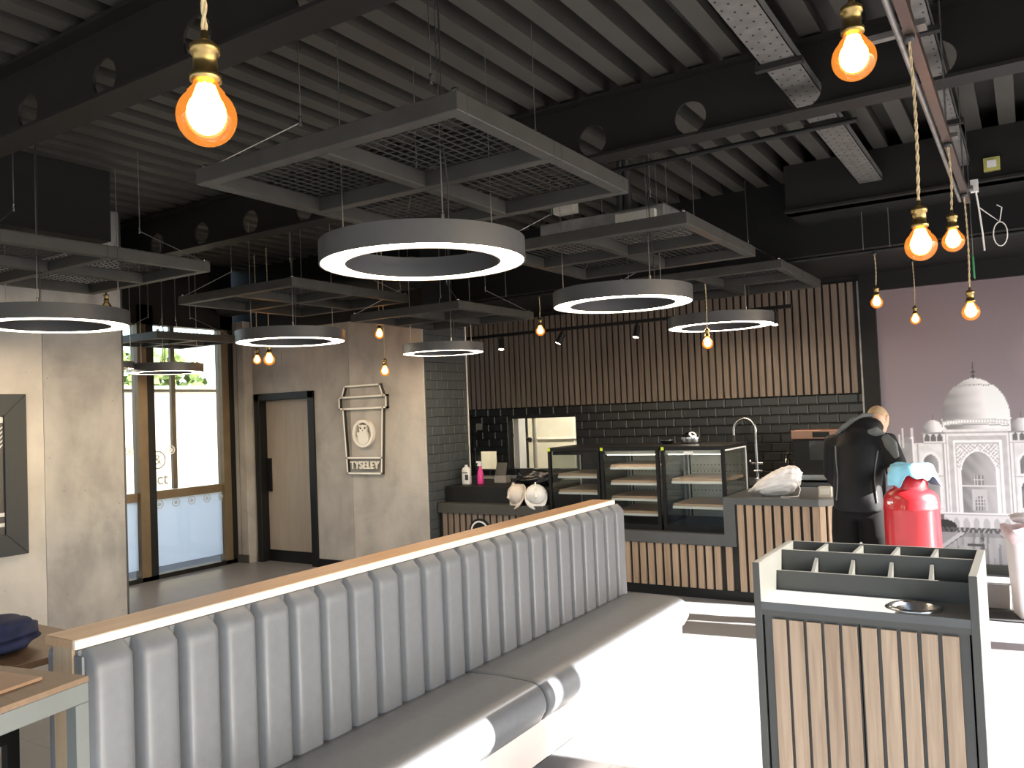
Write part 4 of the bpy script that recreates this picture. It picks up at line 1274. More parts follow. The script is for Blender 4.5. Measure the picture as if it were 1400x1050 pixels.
# hard hats
def hard_hat(c, rz, tilt, m, label):
    t = thing('hard_hat', label, 'hard hat', c, 'hard hats on the counter shelf')
    b = MB(); R = 0.105
    prof = [(R * math.sin(a) * (1.0), R * 1.05 * (math.cos(a))) for a in [PI / 2 * k / 10 for k in range(11)]]
    b.lathe(prof[::-1], (0, 0, 0), m, 28)
    b.box(-0.008, 0.008, -0.085, 0.085, 0.085, 0.108, m)
    rot = Matrix.Rotation(rz, 3, 'Z') @ Matrix.Rotation(tilt, 3, 'X')
    off = Vector((c[0], c[1], c[2] + 0.105))
    b.v = [tuple(off + rot @ Vector(p)) for p in b.v]
    sh = b.build('shell', t)
    s2 = sh.modifiers.new('thick', 'SOLIDIFY'); s2.thickness = 0.004
    b = MB(); n = 28; vs = []
    for k in range(n):
        a = 2 * PI * k / n
        ro = R + 0.012 + (0.045 * max(0, -math.sin(a)) ** 2)
        vs += [(R * 0.98 * math.cos(a), R * 0.98 * math.sin(a), 0.004), (ro * math.cos(a), ro * math.sin(a), -0.008)]
    b.add(vs, [(2 * k, 2 * k + 1, 2 * ((k + 1) % n) + 1, 2 * ((k + 1) % n)) for k in range(n)], m, True)
    b.v = [tuple(off + rot @ Vector(p)) for p in b.v]
    br = b.build('brim', t); s2 = br.modifiers.new('thick', 'SOLIDIFY'); s2.thickness = 0.004
    b = MB()
    b.tube([(0.085 * math.cos(2 * PI * k / 20), 0.095 * math.sin(2 * PI * k / 20), 0.01) for k in range(20)], 0.007, 'groove', 6, closed=True)
    b.v = [tuple(off + rot @ Vector(p)) for p in b.v]
    b.build('headband', t)
hard_hat((-4.475, 7.075, 0.775), math.radians(-22), math.radians(62), 'helmet_b', 'cream hard hat lying on its side, the left one')
hard_hat((-4.262, 7.08, 0.775), math.radians(30), math.radians(58), 'helmet', 'clean white hard hat leaning beside the cream one')
def lump(c, sx, sy, sz, m, seed, amp=0.18, nu=40, nv=24, flat=True, f=3.0):
    rnd = random.Random(seed)
    ks = [(Vector((rnd.uniform(-1, 1), rnd.uniform(-1, 1), rnd.uniform(-1, 1))) * f * (1 + i * 0.8), rnd.uniform(0, 6.28), 1 / (1 + i * 0.8)) for i in range(7)]
    def fn(d): return 1 + amp * sum(w * math.sin(k.dot(d) * 2 + p) for k, p, w in ks) / 2.2
    b = MB().ball((c[0], c[1], c[2] + sz), sx, sy, sz, m, nu, nv, fn)
    if flat: b.v = [(p[0], p[1], max(p[2], c[2])) for p in b.v]
    return b
tag(lump((-4.40, 7.36, 0.94), 0.26, 0.12, 0.085, 'black_bag', 5, 0.28).build('bin_liner'), 'crumpled black plastic bag behind the hard hats', 'bag')
# white bag of the right counter, with its drawstring
wb = thing('plastic_bag', 'full white plastic bag with a drawstring on the right worktop', 'bag', (-1.92, 7.25, 0.90))
def bagfn(b):
    out = []
    for (x, y, z) in b.v:
        t = (x + 2.13) / 0.42
        h = max(0.0, min(1.0, t)) ** 0.7
        zz = 0.90 + (z - 0.90) * (0.32 + 1.05 * h)
        out.append((x, y, max(0.901, zz)))
    b.v = out; return b
bagfn(lump((-1.92, 7.25, 0.90), 0.225, 0.13, 0.112, 'bag', 21, 0.16, 64, 36, f=3.5)).build('bag', wb)
MB().tube([(-1.72, 7.18, 1.03), (-1.69, 7.15, 0.97), (-1.70, 7.12, 0.915), (-1.78, 7.10, 0.905), (-1.84, 7.09, 0.906)], 0.004, 'white', 6).build('drawstring', wb)
wx = MB().box(-1.555, -1.455, 7.20, 7.27, 0.90, 0.985, 'offwhite').box(-1.545, -1.465, 7.197, 7.20, 0.92, 0.97, 'sign').build('tissue_box', bevel=0.004)
tag(wx, 'small cream box on the right worktop beside the person', 'box')
# black rack and notices by the flank
rk = thing('wall_rack', 'narrow black rack on the tiled wall left of the hatch', 'rack', (-6.25, 8.86, 0.9))
b = MB()
for xx in (-6.50, -6.33): b.box(xx, xx + 0.03, 8.86, 8.90, 0.9, 1.70, 'black_frame')
for zz in (1.0, 1.2, 1.42, 1.66): b.box(-6.50, -6.30, 8.84, 8.99, zz, zz + 0.02, 'black_frame')
b.build('rack_frame', rk)
tag(MB().box(-6.30, -6.205, YB - 0.018, YB - 0.009, 1.50, 1.585, 'sign_face').build('wall_notice'), 'small pale notice on the dark tiles beside the rack', 'notice')

# ================================================================== MURAL
def mural():
    X0, X1, Z0, Z1 = -1.285, XR, 0.09, 2.80
    st = 0.008
    nx, nz = int((X1 - X0) / st) + 1, int((Z1 - Z0) / st) + 1
    xs = np.linspace(X0, X1, nx); zs = np.linspace(Z0, Z1, nz)
    X, Z = np.meshgrid(xs, zs)
    rng = np.random.default_rng(3)
    def noise(fx, fz, s):
        r = np.random.default_rng(s); out = np.zeros_like(X)
        for i in range(6):
            a, b_, p = r.uniform(0.6, 1.6) * fx, r.uniform(0.6, 1.6) * fz, r.uniform(0, 6.28)
            out += np.sin(a * X + b_ * Z * r.choice([-1, 1]) + p)
        return out / 6
    col = np.zeros(X.shape + (3,))
    t = np.clip((Z - 0.7) / 2.1, 0, 1)
    lo, mid, hi = np.array((0.34, 0.285, 0.31)), np.array((0.30, 0.245, 0.265)), np.array((0.27, 0.215, 0.235))
    col[:] = lo + (mid - lo) * np.clip(t * 2, 0, 1)[..., None] + (hi - mid) * np.clip(t * 2 - 1, 0, 1)[..., None]
    cloud = np.clip(1 - np.hypot((X - 0.35) / 0.55, (Z - 2.05) / 0.35), 0, 1)
    col += cloud[..., None] * np.array((0.16, 0.10, 0.09))
    col *= (1 + 0.05 * noise(3, 7, 1))[..., None]
    XC = -0.462
    U = X - XC; A = np.abs(U)
    def put(mask, c, f=1.0):
        c = np.array(c)
        if c.ndim == 1: c = np.broadcast_to(c, X.shape + (3,))
        col[mask] = (col * (1 - f) + c * f)[mask]
    grey = lambda v: (min(1, v ** 1.15 * 1.55), min(1, v ** 1.15 * 1.48), min(1, v ** 1.15 * 1.50))
    G = lambda v: np.clip(np.stack([np.abs(v) ** 1.15 * 1.55, np.abs(v) ** 1.15 * 1.48, np.abs(v) ** 1.15 * 1.50], -1), 0, 1)
    marble = 0.60 + 0.05 * noise(25, 40, 2) + 0.03 * noise(60, 60, 4)
    put(Z < 0.70, grey(0.34))
    # far buildings at left
    put((X > -1.14) & (X < -1.005) & (Z < 1.28) & (Z > 0.6), G(0.30 + 0.05 * noise(40, 40, 5)))
    for xx in (-1.135, -1.105, -1.02): put((np.abs(X - xx) < 0.009) & (Z < 1.40 if xx > -1.12 else Z < 1.34) & (Z > 1.2), grey(0.52))
    put((np.hypot((X + 1.05) / 0.05, (Z - 1.28) / 0.035) < 1) , grey(0.27))
    # wings
    wing = (A < 0.56) & (Z > 0.565) & (Z < 1.245)
    put(wing, G(marble))
    # central block
    blk = (A < 0.272) & (Z > 0.565) & (Z < 1.352)
    put(blk, G(marble * 1.03))
    def arch_mask(c, hw, zb, zspring, zt):
        u = np.abs(U - c)
        s = np.clip((Z - zspring) / (zt - zspring), 0, 1)
        return (Z > zb) & (Z < zt) & (u < hw * np.where(Z > zspring, np.sqrt(np.clip(1 - s ** 1.7, 0, 1)), 1))
    # wing arches, both storeys, both sides
    for c in (-0.405, 0.405):
        for (zb, zsp, zt) in ((0.955, 1.05, 1.135), (0.635, 0.80, 0.895)):
            put(arch_mask(c, 0.088, zb - 0.02, zsp, zt + 0.03), grey(0.66))
            sh = 0.26 + 0.06 * noise(30, 30, 6) + 0.10 * np.clip((U - c) / 0.07, -1, 1)
            put(arch_mask(c, 0.066, zb, zsp, zt), G(sh))
        put((np.abs(U - c) < 0.018) & (Z > 0.965) & (Z < 1.0), grey(0.12))
        for e in (-0.11, 0.11): put((np.abs(U - c - e) < 0.005) & (Z > 0.57) & (Z < 1.24), grey(0.40))
        put((np.abs(U - c) < 0.15) & (np.abs(Z - 0.925) < 0.006), grey(0.42))
    # banding of the portal
    for (hw, zt, v) in ((0.272, 1.352, 0.40), (0.262, 1.335, 0.64), (0.245, 1.31, 0.45), (0.205, 1.27, 0.70), (0.185, 1.245, 0.44)):
        put((A < hw) & (Z > 0.565) & (Z < zt), G(marble * v / 0.60))
    spand = (A < 0.175) & (Z > 1.0) & (Z < 1.235)
    speck = (np.sin(X * 190) * np.sin(Z * 170) + noise(120, 140, 8) * 1.5) > 0.1
    put(spand, grey(0.66)); put(spand & speck, grey(0.40))
    put((A < 0.175) & (Z > 0.565) & (Z <= 1.0), grey(0.64))
    put(arch_mask(0, 0.158, 0.57, 0.97, 1.175), grey(0.70))
    niche = arch_mask(0, 0.145, 0.57, 0.96, 1.16)
    put(niche, G(0.34 + 0.06 * noise(40, 30, 9) + 0.10 * np.clip(U / 0.14, -1, 1)))
    put(niche & (np.abs(Z - 0.83) < 0.006), grey(0.55))
    put((np.abs(U + 0.005) < 0.042) & (Z > 0.84) & (Z < 0.935), grey(0.22))
    put((np.abs(U + 0.005) < 0.042) & (Z > 0.84) & (Z < 0.935) & ((np.abs(np.mod(U, 0.028) - 0.014) < 0.004) | (np.abs(Z - 0.895) < 0.004)), grey(0.5))
    put((np.abs(U) < 0.065) & (Z > 0.60) & (Z < 0.80), grey(0.46))
    put(arch_mask(0, 0.040, 0.60, 0.68, 0.74), grey(0.20))
    put(arch_mask(0, 0.040, 0.60, 0.68, 0.74) & ((np.abs(np.mod(U + 0.01, 0.022) - 0.011) < 0.003) | (np.abs(np.mod(Z, 0.03) - 0.015) < 0.003)), grey(0.5))
    # slim turrets
    for c, zt in ((-0.276, 1.475), (0.276, 1.475), (-0.56, 1.30), (0.56, 1.30)):
        put((np.abs(U - c) < 0.011) & (Z > 0.57) & (Z < zt), grey(0.66)); put((np.abs(U - c + 0.009) < 0.003) & (Z > 0.57) & (Z < zt), grey(0.30))
        put(np.hypot((U - c) / 0.015, (Z - zt) / 0.014) < 1, grey(0.7))
    # drum and dome
    put((A < 0.268) & (Z > 1.35) & (Z < 1.40), G(marble * 1.05))
    def dome(c, zc, hw, zt, zb, light=1.0):
        u = (U - c) / hw
        s = (Z - zc) / (zt - zc)
        w_up = np.sqrt(np.clip(1 - np.clip(s, 0, 1) ** 1.75, 0, 1))
        w_up = np.where(s > 0.80, w_up * 0.9 + 0.0, w_up)
        w_dn = 1 - 0.13 * np.clip((zc - Z) / (zc - zb), 0, 1) ** 2
        m = (Z > zb) & (Z < zt) & (np.abs(u) < np.where(s > 0, w_up, w_dn))
        sh = 0.30 + 0.50 * np.clip(u * 0.9 + 0.50, 0, 1) + 0.05 * np.clip(s, 0, 1) + 0.05 * noise(10, 40, 11) * (u < 0.2)
        sh = sh - 0.10 * np.clip(-u - 0.55, 0, 1) * 2
        put(m, G(np.clip(sh, 0, 0.86) * light)); return m
    m = dome(0.0, 1.52, 0.285, 1.865, 1.375)
    put(m & (np.abs(Z - 1.435 - 0.02 * (1 - (U / 0.28) ** 2)) < 0.022), grey(0.50))
    put(m & (np.abs(Z - 1.435 - 0.02 * (1 - (U / 0.28) ** 2)) < 0.012) & (np.mod(U, 0.024) < 0.012), grey(0.72))
    put(m & (np.abs(Z - 1.40 - 0.02 * (1 - (U / 0.28) ** 2)) < 0.004), grey(0.25))
    put(m & (np.abs(Z - 1.80 + 0.35 * U ** 2) < 0.008) & (A < 0.14) & (np.mod(U, 0.02) < 0.012), grey(0.33))
    # finial
    put((np.abs(U) < 0.005) & (Z > 1.86) & (Z < 2.02), grey(0.10))
    for zz, r in ((1.885, 0.016), (1.925, 0.018), (1.965, 0.009), (1.995, 0.007)): put(np.hypot(U / r, (Z - zz) / (r * 0.8)) < 1, grey(0.10))
    # corner kiosks
    for c in (-0.37, 0.37):
        put((np.abs(U - c) < 0.085) & (Z > 1.25) & (Z < 1.345), grey(0.58))
        for k in (-0.055, 0.0, 0.055): put(arch_mask(c + k, 0.022, 1.262, 1.30, 1.335), grey(0.16))
        put((np.abs(U - c) < 0.105) & (Z > 1.338) & (Z < 1.352), grey(0.28))
        dome(c, 1.385, 0.085, 1.475, 1.352, 1.0)
        put((np.abs(U - c) < 0.004) & (Z > 1.47) & (Z < 1.53), grey(0.16))
        put((np.abs(U - c) < 0.10) & (np.abs(Z - 1.245) < 0.006), grey(0.40))
    # terrace and plinth arcade
    put((X > -1.20) & (Z < 0.575) & (Z > 0.555), grey(0.66)); put((X > -1.20) & (Z < 0.557) & (Z > 0.548), grey(0.34))
    arc_ = (X > -0.78) & (Z < 0.548) & (Z > 0.43)
    put(arc_, grey(0.56)); put(arc_ & (np.abs(np.mod(U, 0.085) - 0.0425) < 0.026) & (Z < 0.525 - 6 * (np.mod(U, 0.085) - 0.0425) ** 2 * 10) , grey(0.42))
    # hedges, crowd, pool
    put((X < -0.78) & (Z < 0.548) & (Z > 0.40), grey(0.16))
    put((np.hypot((X + 0.78) / 0.11, (Z - 0.43) / 0.075) < 1), grey(0.055))
    put((X > 0.0) & (np.hypot((X - 0.06) / 0.14, (Z - 0.46) / 0.05) < 1), grey(0.07))
    put((Z < 0.43) & (Z > 0.385) & (A < 0.9) & (noise(160, 60, 12) > -0.15), grey(0.12))
    pool = (Z < 0.385)
    put(pool, G(0.36 + 0.07 * noise(50, 6, 13)))
    inpool = pool & (A < 0.13 + (0.385 - Z) * 1.25)
    put(pool & ~inpool, G(0.30 + 0.04 * noise(20, 20, 14)))
    edge = pool & (np.abs(A - (0.13 + (0.385 - Z) * 1.25) - 0.03) < 0.03); put(edge, grey(0.46))
    edge2 = pool & (np.abs(A - (0.13 + (0.385 - Z) * 1.25)) < 0.006); put(edge2, grey(0.14))
    put(inpool & (A < 0.22) & (noise(90, 5, 15) > 0.25), grey(0.24))
    put(pool & (np.abs(U + 0.0) < 0.010 + 0.006 * np.sin(Z * 60)) & inpool, grey(0.13))
    put(inpool & (Z > 0.345), grey(0.20), 0.6)
    put(pool & (np.abs(X + 0.52) < 0.07) & (np.abs(Z - 0.27) < 0.012), grey(0.10))
    vs = [(float(a), 0.0, float(c)) for c in zs for a in xs]
    fs = [(r * nx + k, r * nx + k + 1, (r + 1) * nx + k + 1, (r + 1) * nx + k) for r in range(nz - 1) for k in range(nx - 1)]
    me = bpy.data.meshes.new('wall_mural')
    me.from_pydata(vs, [], fs)
    at = me.color_attributes.new('print', 'FLOAT_COLOR', 'POINT')
    flat = np.ones((nx * nz, 4), dtype=np.float32); flat[:, :3] = np.clip(col, 0, 1).reshape(-1, 3)
    at.data.foreach_set('color', flat.ravel())
    m, nt, bs = new_mat('printed mural')
    an = N(nt, 'ShaderNodeAttribute'); an.attribute_name = 'print'
    nt.links.new(an.outputs['Color'], bs.inputs['Base Color'])
    bs.inputs['Roughness'].default_value = 0.65
    bs.inputs['Specular IOR Level'].default_value = 0.2
    me.materials.append(m)
    o = bpy.data.objects.new('wall_mural', me); C.objects.link(o); o.location = (0, YB - 0.008, 0)
    tag(o, 'wall mural print of a white domed palace under a mauve sky', 'mural')
mural()

# ================================================================== COFFEE CUP SIGN
cs = thing('cup_sign', 'pale outlined takeaway cup sign on the concrete wall', 'sign', (-6.335, DY, 1.1))
cx, yf = -6.335, DY - 0.045
def bar2(b, p, q, w_=0.020):
    p, q = Vector((p[0], 0, p[1])), Vector((q[0], 0, q[1])); d_ = (q - p).normalized(); nn = Vector((-d_.z, 0, d_.x)) * w_ / 2
    p = p - d_ * w_ / 2; q = q + d_ * w_ / 2
    poly = [p + nn, q + nn, q - nn, p - nn]
    vs = [(cx + v_.x, yf, v_.z) for v_ in poly] + [(cx + v_.x, DY - 0.004, v_.z) for v_ in poly]
    b.add(vs, [(0, 1, 2, 3)], 'sign')
    b.add(vs, [(4, 7, 6, 5)] + [(i, 4 + i, 4 + (i + 1) % 4, (i + 1) % 4) for i in range(4)], 'sign_dark')  # sides coloured dark to stand in for the sign's depth shadow
b = MB()
bar2(b, (-0.263, 2.087), (0.263, 2.087)); bar2(b, (-0.263, 2.087), (-0.308, 1.965)); bar2(b, (0.263, 2.087), (0.308, 1.965)); b.build('lid_outline', cs)
b = MB()
bar2(b, (-0.352, 1.962), (0.352, 1.962)); bar2(b, (-0.352, 1.83), (0.352, 1.83)); bar2(b, (-0.352, 1.962), (-0.352, 1.83)); bar2(b, (0.352, 1.962), (0.352, 1.83)); b.build('rim_outline', cs)
b = MB()
bar2(b, (-0.297, 1.83), (-0.253, 1.103)); bar2(b, (0.297, 1.83), (0.253, 1.103)); bar2(b, (-0.253, 1.103), (0.253, 1.103)); bar2(b, (-0.262, 1.276), (0.262, 1.276)); b.build('cup_outline', cs)
# oval ring and seated animal emblem
b = MB(); n = 48; vs = []
ez = 1.548
for k in range(n):
    a = 2 * PI * k / n
    for s in (1.0, 0.80):
        for yy in (yf - 0.01, DY - 0.004): vs.append((cx + 0.155 * s * math.cos(a), yy, ez + 0.155 * s * math.sin(a)))
fs = []
for k in range(n):
    i, j = 4 * k, 4 * ((k + 1) % n)
    fs += [(i, i + 2, j + 2, j), (i + 1, i, j, j + 1), (i + 2, i + 3, j + 3, j + 2)]
b.add(vs, fs, 'sign'); b.build('emblem_ring', cs)
body = [(0.0, -0.122), (0.045, -0.112), (0.075, -0.085), (0.082, -0.05), (0.070, -0.015), (0.05, 0.012), (0.046, 0.03), (0.056, 0.05), (0.058, 0.075), (0.066, 0.105), (0.04, 0.092), (0.0, 0.098), (-0.04, 0.092), (-0.066, 0.105), (-0.058, 0.075), (-0.056, 0.05), (-0.046, 0.03), (-0.05, 0.012), (-0.088, 0.02), (-0.092, -0.01), (-0.078, -0.02), (-0.082, -0.05), (-0.075, -0.085), (-0.045, -0.112)]
MB().prism(body, (cx, yf - 0.004, ez), (1, 0, 0), (0, 0, 1), (0, 0.035, 0), 'sign').build('emblem_animal', cs)
b = MB()
for s in (-1, 1): b.prism([(s * 0.012, 0.058), (s * 0.046, 0.078), (s * 0.040, 0.048)], (cx, yf - 0.007, ez), (1, 0, 0), (0, 0, 1), (0, 0.004, 0), 'sign_dark')
b.prism([(-0.012, 0.040), (0.012, 0.040), (0.0, 0.028)], (cx, yf - 0.007, ez), (1, 0, 0), (0, 0, 1), (0, 0.004, 0), 'sign_dark')
b.build('emblem_face', cs)
MB().box(cx - 0.25, cx + 0.25, DY - 0.006, DY, 1.11, 1.27, 'sign_face').build('name_plate', cs)
text('lettering', 'TYSELEY', 0.118, (cx, yf + 0.012, 1.190), (PI / 2, 0, 0), 'sign', cs, 0.012, 0.0022, 'CENTER', 0.96)

# ================================================================== LEFT: PICTURE, TABLES, JACKET
pc = thing('framed_picture', 'large dark picture in a wide slate frame on the concrete wall', 'picture', (-6.9, 2.7, 0.74))
px_ = -6.885; fw = 0.17
PY0, PY1, PZ0, PZ1 = 1.6, 3.462, 0.747, 2.025
b = MB()
for poly in ([(PY0, PZ0), (PY1, PZ0), (PY1 - fw, PZ0 + fw), (PY0 + fw, PZ0 + fw)], [(PY1, PZ0), (PY1, PZ1), (PY1 - fw, PZ1 - fw), (PY1 - fw, PZ0 + fw)], [(PY1, PZ1), (PY0, PZ1), (PY0 + fw, PZ1 - fw), (PY1 - fw, PZ1 - fw)], [(PY0, PZ1), (PY0, PZ0), (PY0 + fw, PZ0 + fw), (PY0 + fw, PZ1 - fw)]):
    b.prism(poly, (-6.9, 0, 0), (0, 1, 0), (0, 0, 1), (0.045, 0, 0), 'picture_frame')
b.build('picture_frame', pc, bevel=0.003, seg=1)
b = MB().box(-6.9, -6.875, PY0 + fw, PY1 - fw, PZ0 + fw, PZ1 - fw, 'picture_dark')
for (ya, yb_, za, zb_) in ((3.24, 3.29, 1.80, 1.845), (3.0, 3.29, 1.06, 1.09), (2.9, 3.29, 0.98, 1.01)): b.box(-6.876, -6.874, ya, yb_, za, zb_, 'picture_light')
for k in range(5): b.prism([(3.22 + 0.0, 1.56 + 0.035 * k), (3.285, 1.62 + 0.035 * k), (3.285, 1.632 + 0.035 * k), (3.22, 1.572 + 0.035 * k)], (-6.876, 0, 0), (0, 1, 0), (0, 0, 1), (0.002, 0, 0), 'picture_light')
b.build('print', pc)

tb = thing('high_table', 'high table with a walnut top, pale inlay and grey metal frame', 'table', (-2.5, 1.05, 0))
# local frame: corner at (-2.222, 1.266), e1 along the near edge (towards -Y), e2 to the left
cor = Vector((-2.205, 1.262, 0)); e1 = Vector((0.044, -0.246, 0)).normalized(); e2 = Vector((-0.984, -0.176, 0)).normalized()
e2 = Vector((-e1.y, e1.x, 0)) if False else Vector((e1.y, -e1.x, 0))
def tq(b, a0, a1, c0, c1, z0, z1, m):
    pts_ = [cor + e1 * a + e2 * c for a, c in ((a0, c0), (a1, c0), (a1, c1), (a0, c1))]
    vs = [(p.x, p.y, z) for z in (z0, z1) for p in pts_]
    fs = [(0, 3, 2, 1), (4, 5, 6, 7), (0, 1, 5, 4), (1, 2, 6, 5), (2, 3, 7, 6), (3, 0, 4, 7)]
    return b.add(vs, fs, m)
TW, TL = 0.75, 1.25
tq(MB(), 0, TW, 0, TL, 1.035, 1.05, 'table_wood').build('table_top', tb)
tq(MB(), 0.06, TW - 0.06, 0.10, TL - 0.1, 1.05, 1.058, 'mat_wood').build('inlay', tb)
b = MB()
tq(b, 0, TW, 0, 0.04, 0.982, 1.035, 'green_metal'); tq(b, 0, TW, TL - 0.04, TL, 0.982, 1.035, 'green_metal')
tq(b, 0, 0.04, 0.04, TL - 0.04, 0.982, 1.035, 'green_metal'); tq(b, TW - 0.04, TW, 0.04, TL - 0.04, 0.982, 1.035, 'green_metal')
b.build('apron', tb, bevel=0.002, seg=1)
for (a, c) in ((0, 0), (TW - 0.04, 0), (0, TL - 0.04), (TW - 0.04, TL - 0.04)):
    tq(MB(), a, a + 0.04, c, c + 0.04, 0.0, 0.982, 'green_metal').build('leg', tb, bevel=0.002, seg=1)
st_ = thing('low_table', 'brown low table top under the high table', 'table', (-3.3, 1.4, 0))
MB().box(-3.9, -2.95, 0.75, 1.52, 0.72, 0.75, 'mat_wood').build('table_top', st_, bevel=0.002, seg=1)
MB().box(-3.85, -3.0, 0.8, 1.47, 0.66, 0.72, 'black_frame').build('apron', st_)
for (xx, yy) in ((-3.85, 0.8), (-3.04, 0.8), (-3.85, 1.43), (-3.04, 1.43)): MB().box(xx, xx + 0.04, yy, yy + 0.04, 0, 0.66, 'black_frame').build('leg', st_)
t2 = thing('side_table', 'brown wooden table behind the bench holding a navy jacket', 'table', (-4.1, 1.85, 0))
MB().box(-4.7, -3.62, 1.60, 2.20, 0.72, 0.75, 'table_wood').build('table_top', t2, bevel=0.003, seg=1)
for (xx, yy) in ((-4.66, 1.64), (-3.72, 1.64), (-4.66, 2.12), (-3.72, 2.12)): MB().box(xx, xx + 0.04, yy, yy + 0.04, 0, 0.72, 'black_frame').build('leg', t2)
tag(lump((-3.93, 1.84, 0.75), 0.20, 0.16, 0.075, 'navy', 9, 0.17, 56, 32, f=2.2).build('folded_jacket'), 'crumpled navy jacket on the wooden table by the left wall', 'jacket')

# ================================================================== GAS BOTTLE, BINS
gb = thing('gas_bottle', 'tall red gas bottle standing beside the person', 'gas bottle', (-0.745, 6.30, 0))
R = 0.178
prof = [(0.0, 0.0), (0.14, 0.0), (0.145, 0.06), (R - 0.01, 0.09), (R, 0.13), (R, 0.93), (R + 0.003, 0.935), (R + 0.003, 0.95), (R, 0.955)]
for k in range(1, 9):
    a = PI / 2 * k / 8
    prof.append((0.06 + (R - 0.06) * math.cos(a), 0.985 + 0.10 * math.sin(a)))
prof.append((0, 1.085))
MB().lathe(prof, (-0.745, 6.30, 0), 'red', 56).build('cylinder_body', gb)
b = MB(); n = 30; vs = []
for k in range(n + 1):
    a = -PI / 2 - 0.45 * PI * 0.8 + (1.75 * PI) * k / n
    for r in (0.112, 0.106):
        for z in (1.06, 1.235): vs.append((-0.745 + r * math.cos(a), 6.30 + r * math.sin(a), z))
fs = []
for k in range(n):
    i, j = 4 * k, 4 * (k + 1)
    fs += [(i, j, j + 1, i + 1), (i + 2, i + 3, j + 3, j + 2), (i + 1, j + 1, j + 3, i + 3)]
b.add(vs, fs, 'red', True); b.build('valve_guard', gb)
MB().tube([(-0.745, 6.30, 1.08), (-0.745, 6.30, 1.17)], 0.02, 'brass', 14).tube([(-0.745, 6.30, 1.17), (-0.745, 6.30, 1.19)], 0.035, 'dark_wire', 18).build('valve', gb)
for (an, z, w_, h_) in ((-2.35, 0.975, 0.028, 0.022), (-2.2, 0.985, 0.02, 0.012), (-0.45, 0.985, 0.03, 0.012)):
    cxx, cyy = -0.745 + (R - 0.005) * math.cos(an), 6.30 + (R - 0.005) * math.sin(an)
    MB().rbox((cxx, cyy, z), w_, 0.01, h_, an + PI / 2, 'white').build('paint_chip', gb)
# cloth draped over the valve guard
b = MB(); nu, nv = 44, 16; vs = []
rnd = random.Random(4)
for j in range(nv + 1):
    q = j / nv
    for i in range(nu):
        a = 2 * PI * i / nu
        L = 0.235 + 0.035 * math.sin(2 * a + 0.6) + 0.022 * math.sin(5 * a) + 0.015 * math.sin(9 * a + 1)
        if math.cos(a - 2.6) > 0.6: L -= 0.05
        s = q * L
        if s < 0.118: r, z = s, 1.245 + 0.012 * math.sin(3 * a) * q
        else:
            over = s - 0.118
            r = 0.118 + 0.012 + over * (0.16 + 0.14 * math.sin(4 * a + 1)); z = 1.242 - over * 0.95
        vs.append((-0.745 + 0.015 + r * math.cos(a), 6.30 + r * math.sin(a), z))
fs = [(j * nu + i, j * nu + (i + 1) % nu, (j + 1) * nu + (i + 1) % nu, (j + 1) * nu + i) for j in range(nv) for i in range(nu)]
b.add(vs, fs, 'blue_cloth', True)
cl = b.build('cleaning_cloth'); s_ = cl.modifiers.new('thick', 'SOLIDIFY'); s_.thickness = 0.004
tag(cl, 'light blue cloth draped over the top of the red gas bottle', 'cloth')

wbn = thing('waste_bin', 'white bin with a liner folded over its rim, in front of the mural', 'bin', (0.02, 7.42, 0))
ra = math.radians(14)
def rr(cx_, cy_, hx, hy, z, n=40, p=0.16):
    out = []
    for k in range(n):
        a = 2 * PI * k / n; ca, sa = math.cos(a), math.sin(a)
        x = hx * math.copysign(abs(ca) ** p, ca); y = hy * math.copysign(abs(sa) ** p, sa)
        out.append((cx_ + x * math.cos(ra) - y * math.sin(ra), cy_ + x * math.sin(ra) + y * math.cos(ra), z))
    return out
BX, BYY = 0.02, 7.40
MB().loft([rr(BX, BYY, 0.20, 0.12, 0.0), rr(BX, BYY, 0.205, 0.125, 0.02), rr(BX, BYY, 0.235, 0.15, 0.62), rr(BX, BYY, 0.24, 0.155, 0.625)], 'white', False).build('bin_body', wbn)
b = MB().loft([rr(BX, BYY, 0.246, 0.16, 0.585), rr(BX, BYY, 0.252, 0.166, 0.64), rr(BX, BYY, 0.256, 0.172, 0.675), rr(BX, BYY, 0.23, 0.15, 0.69), rr(BX, BYY, 0.20, 0.125, 0.65)], 'pink_bag', True, False)
b.v = [(x + 0.006 * math.sin(40 * z + 9 * x), y, z + 0.012 * math.sin(23 * x + 17 * y)) for (x, y, z) in b.v]
b.build('bin_liner', wbn)
tag(lump((0.03, 7.40, 0.675), 0.20, 0.13, 0.07, 'bag', 33, 0.2, 44, 26).build('rubbish_bag'), 'white rubbish bag lying on top of the white bin', 'bag')
gx = thing('step_box', 'small grey box on the floor between the waste station and white bin', 'box', (-0.30, 7.60, 0))
MB().box(-0.40, -0.22, 7.52, 7.75, 0.01, 0.20, 'sign_face').build('box_body', gx, bevel=0.008)
MB().box(-0.41, -0.21, 7.51, 7.76, 0.20, 0.215, 'galv').build('box_lid', gx)
tag(MB().box(-0.62, 0.9, 7.15, 7.95, 0.0, 0.01, 'rubber').build('floor_mat'), 'dark rubber mat on the floor under the white bin', 'mat')

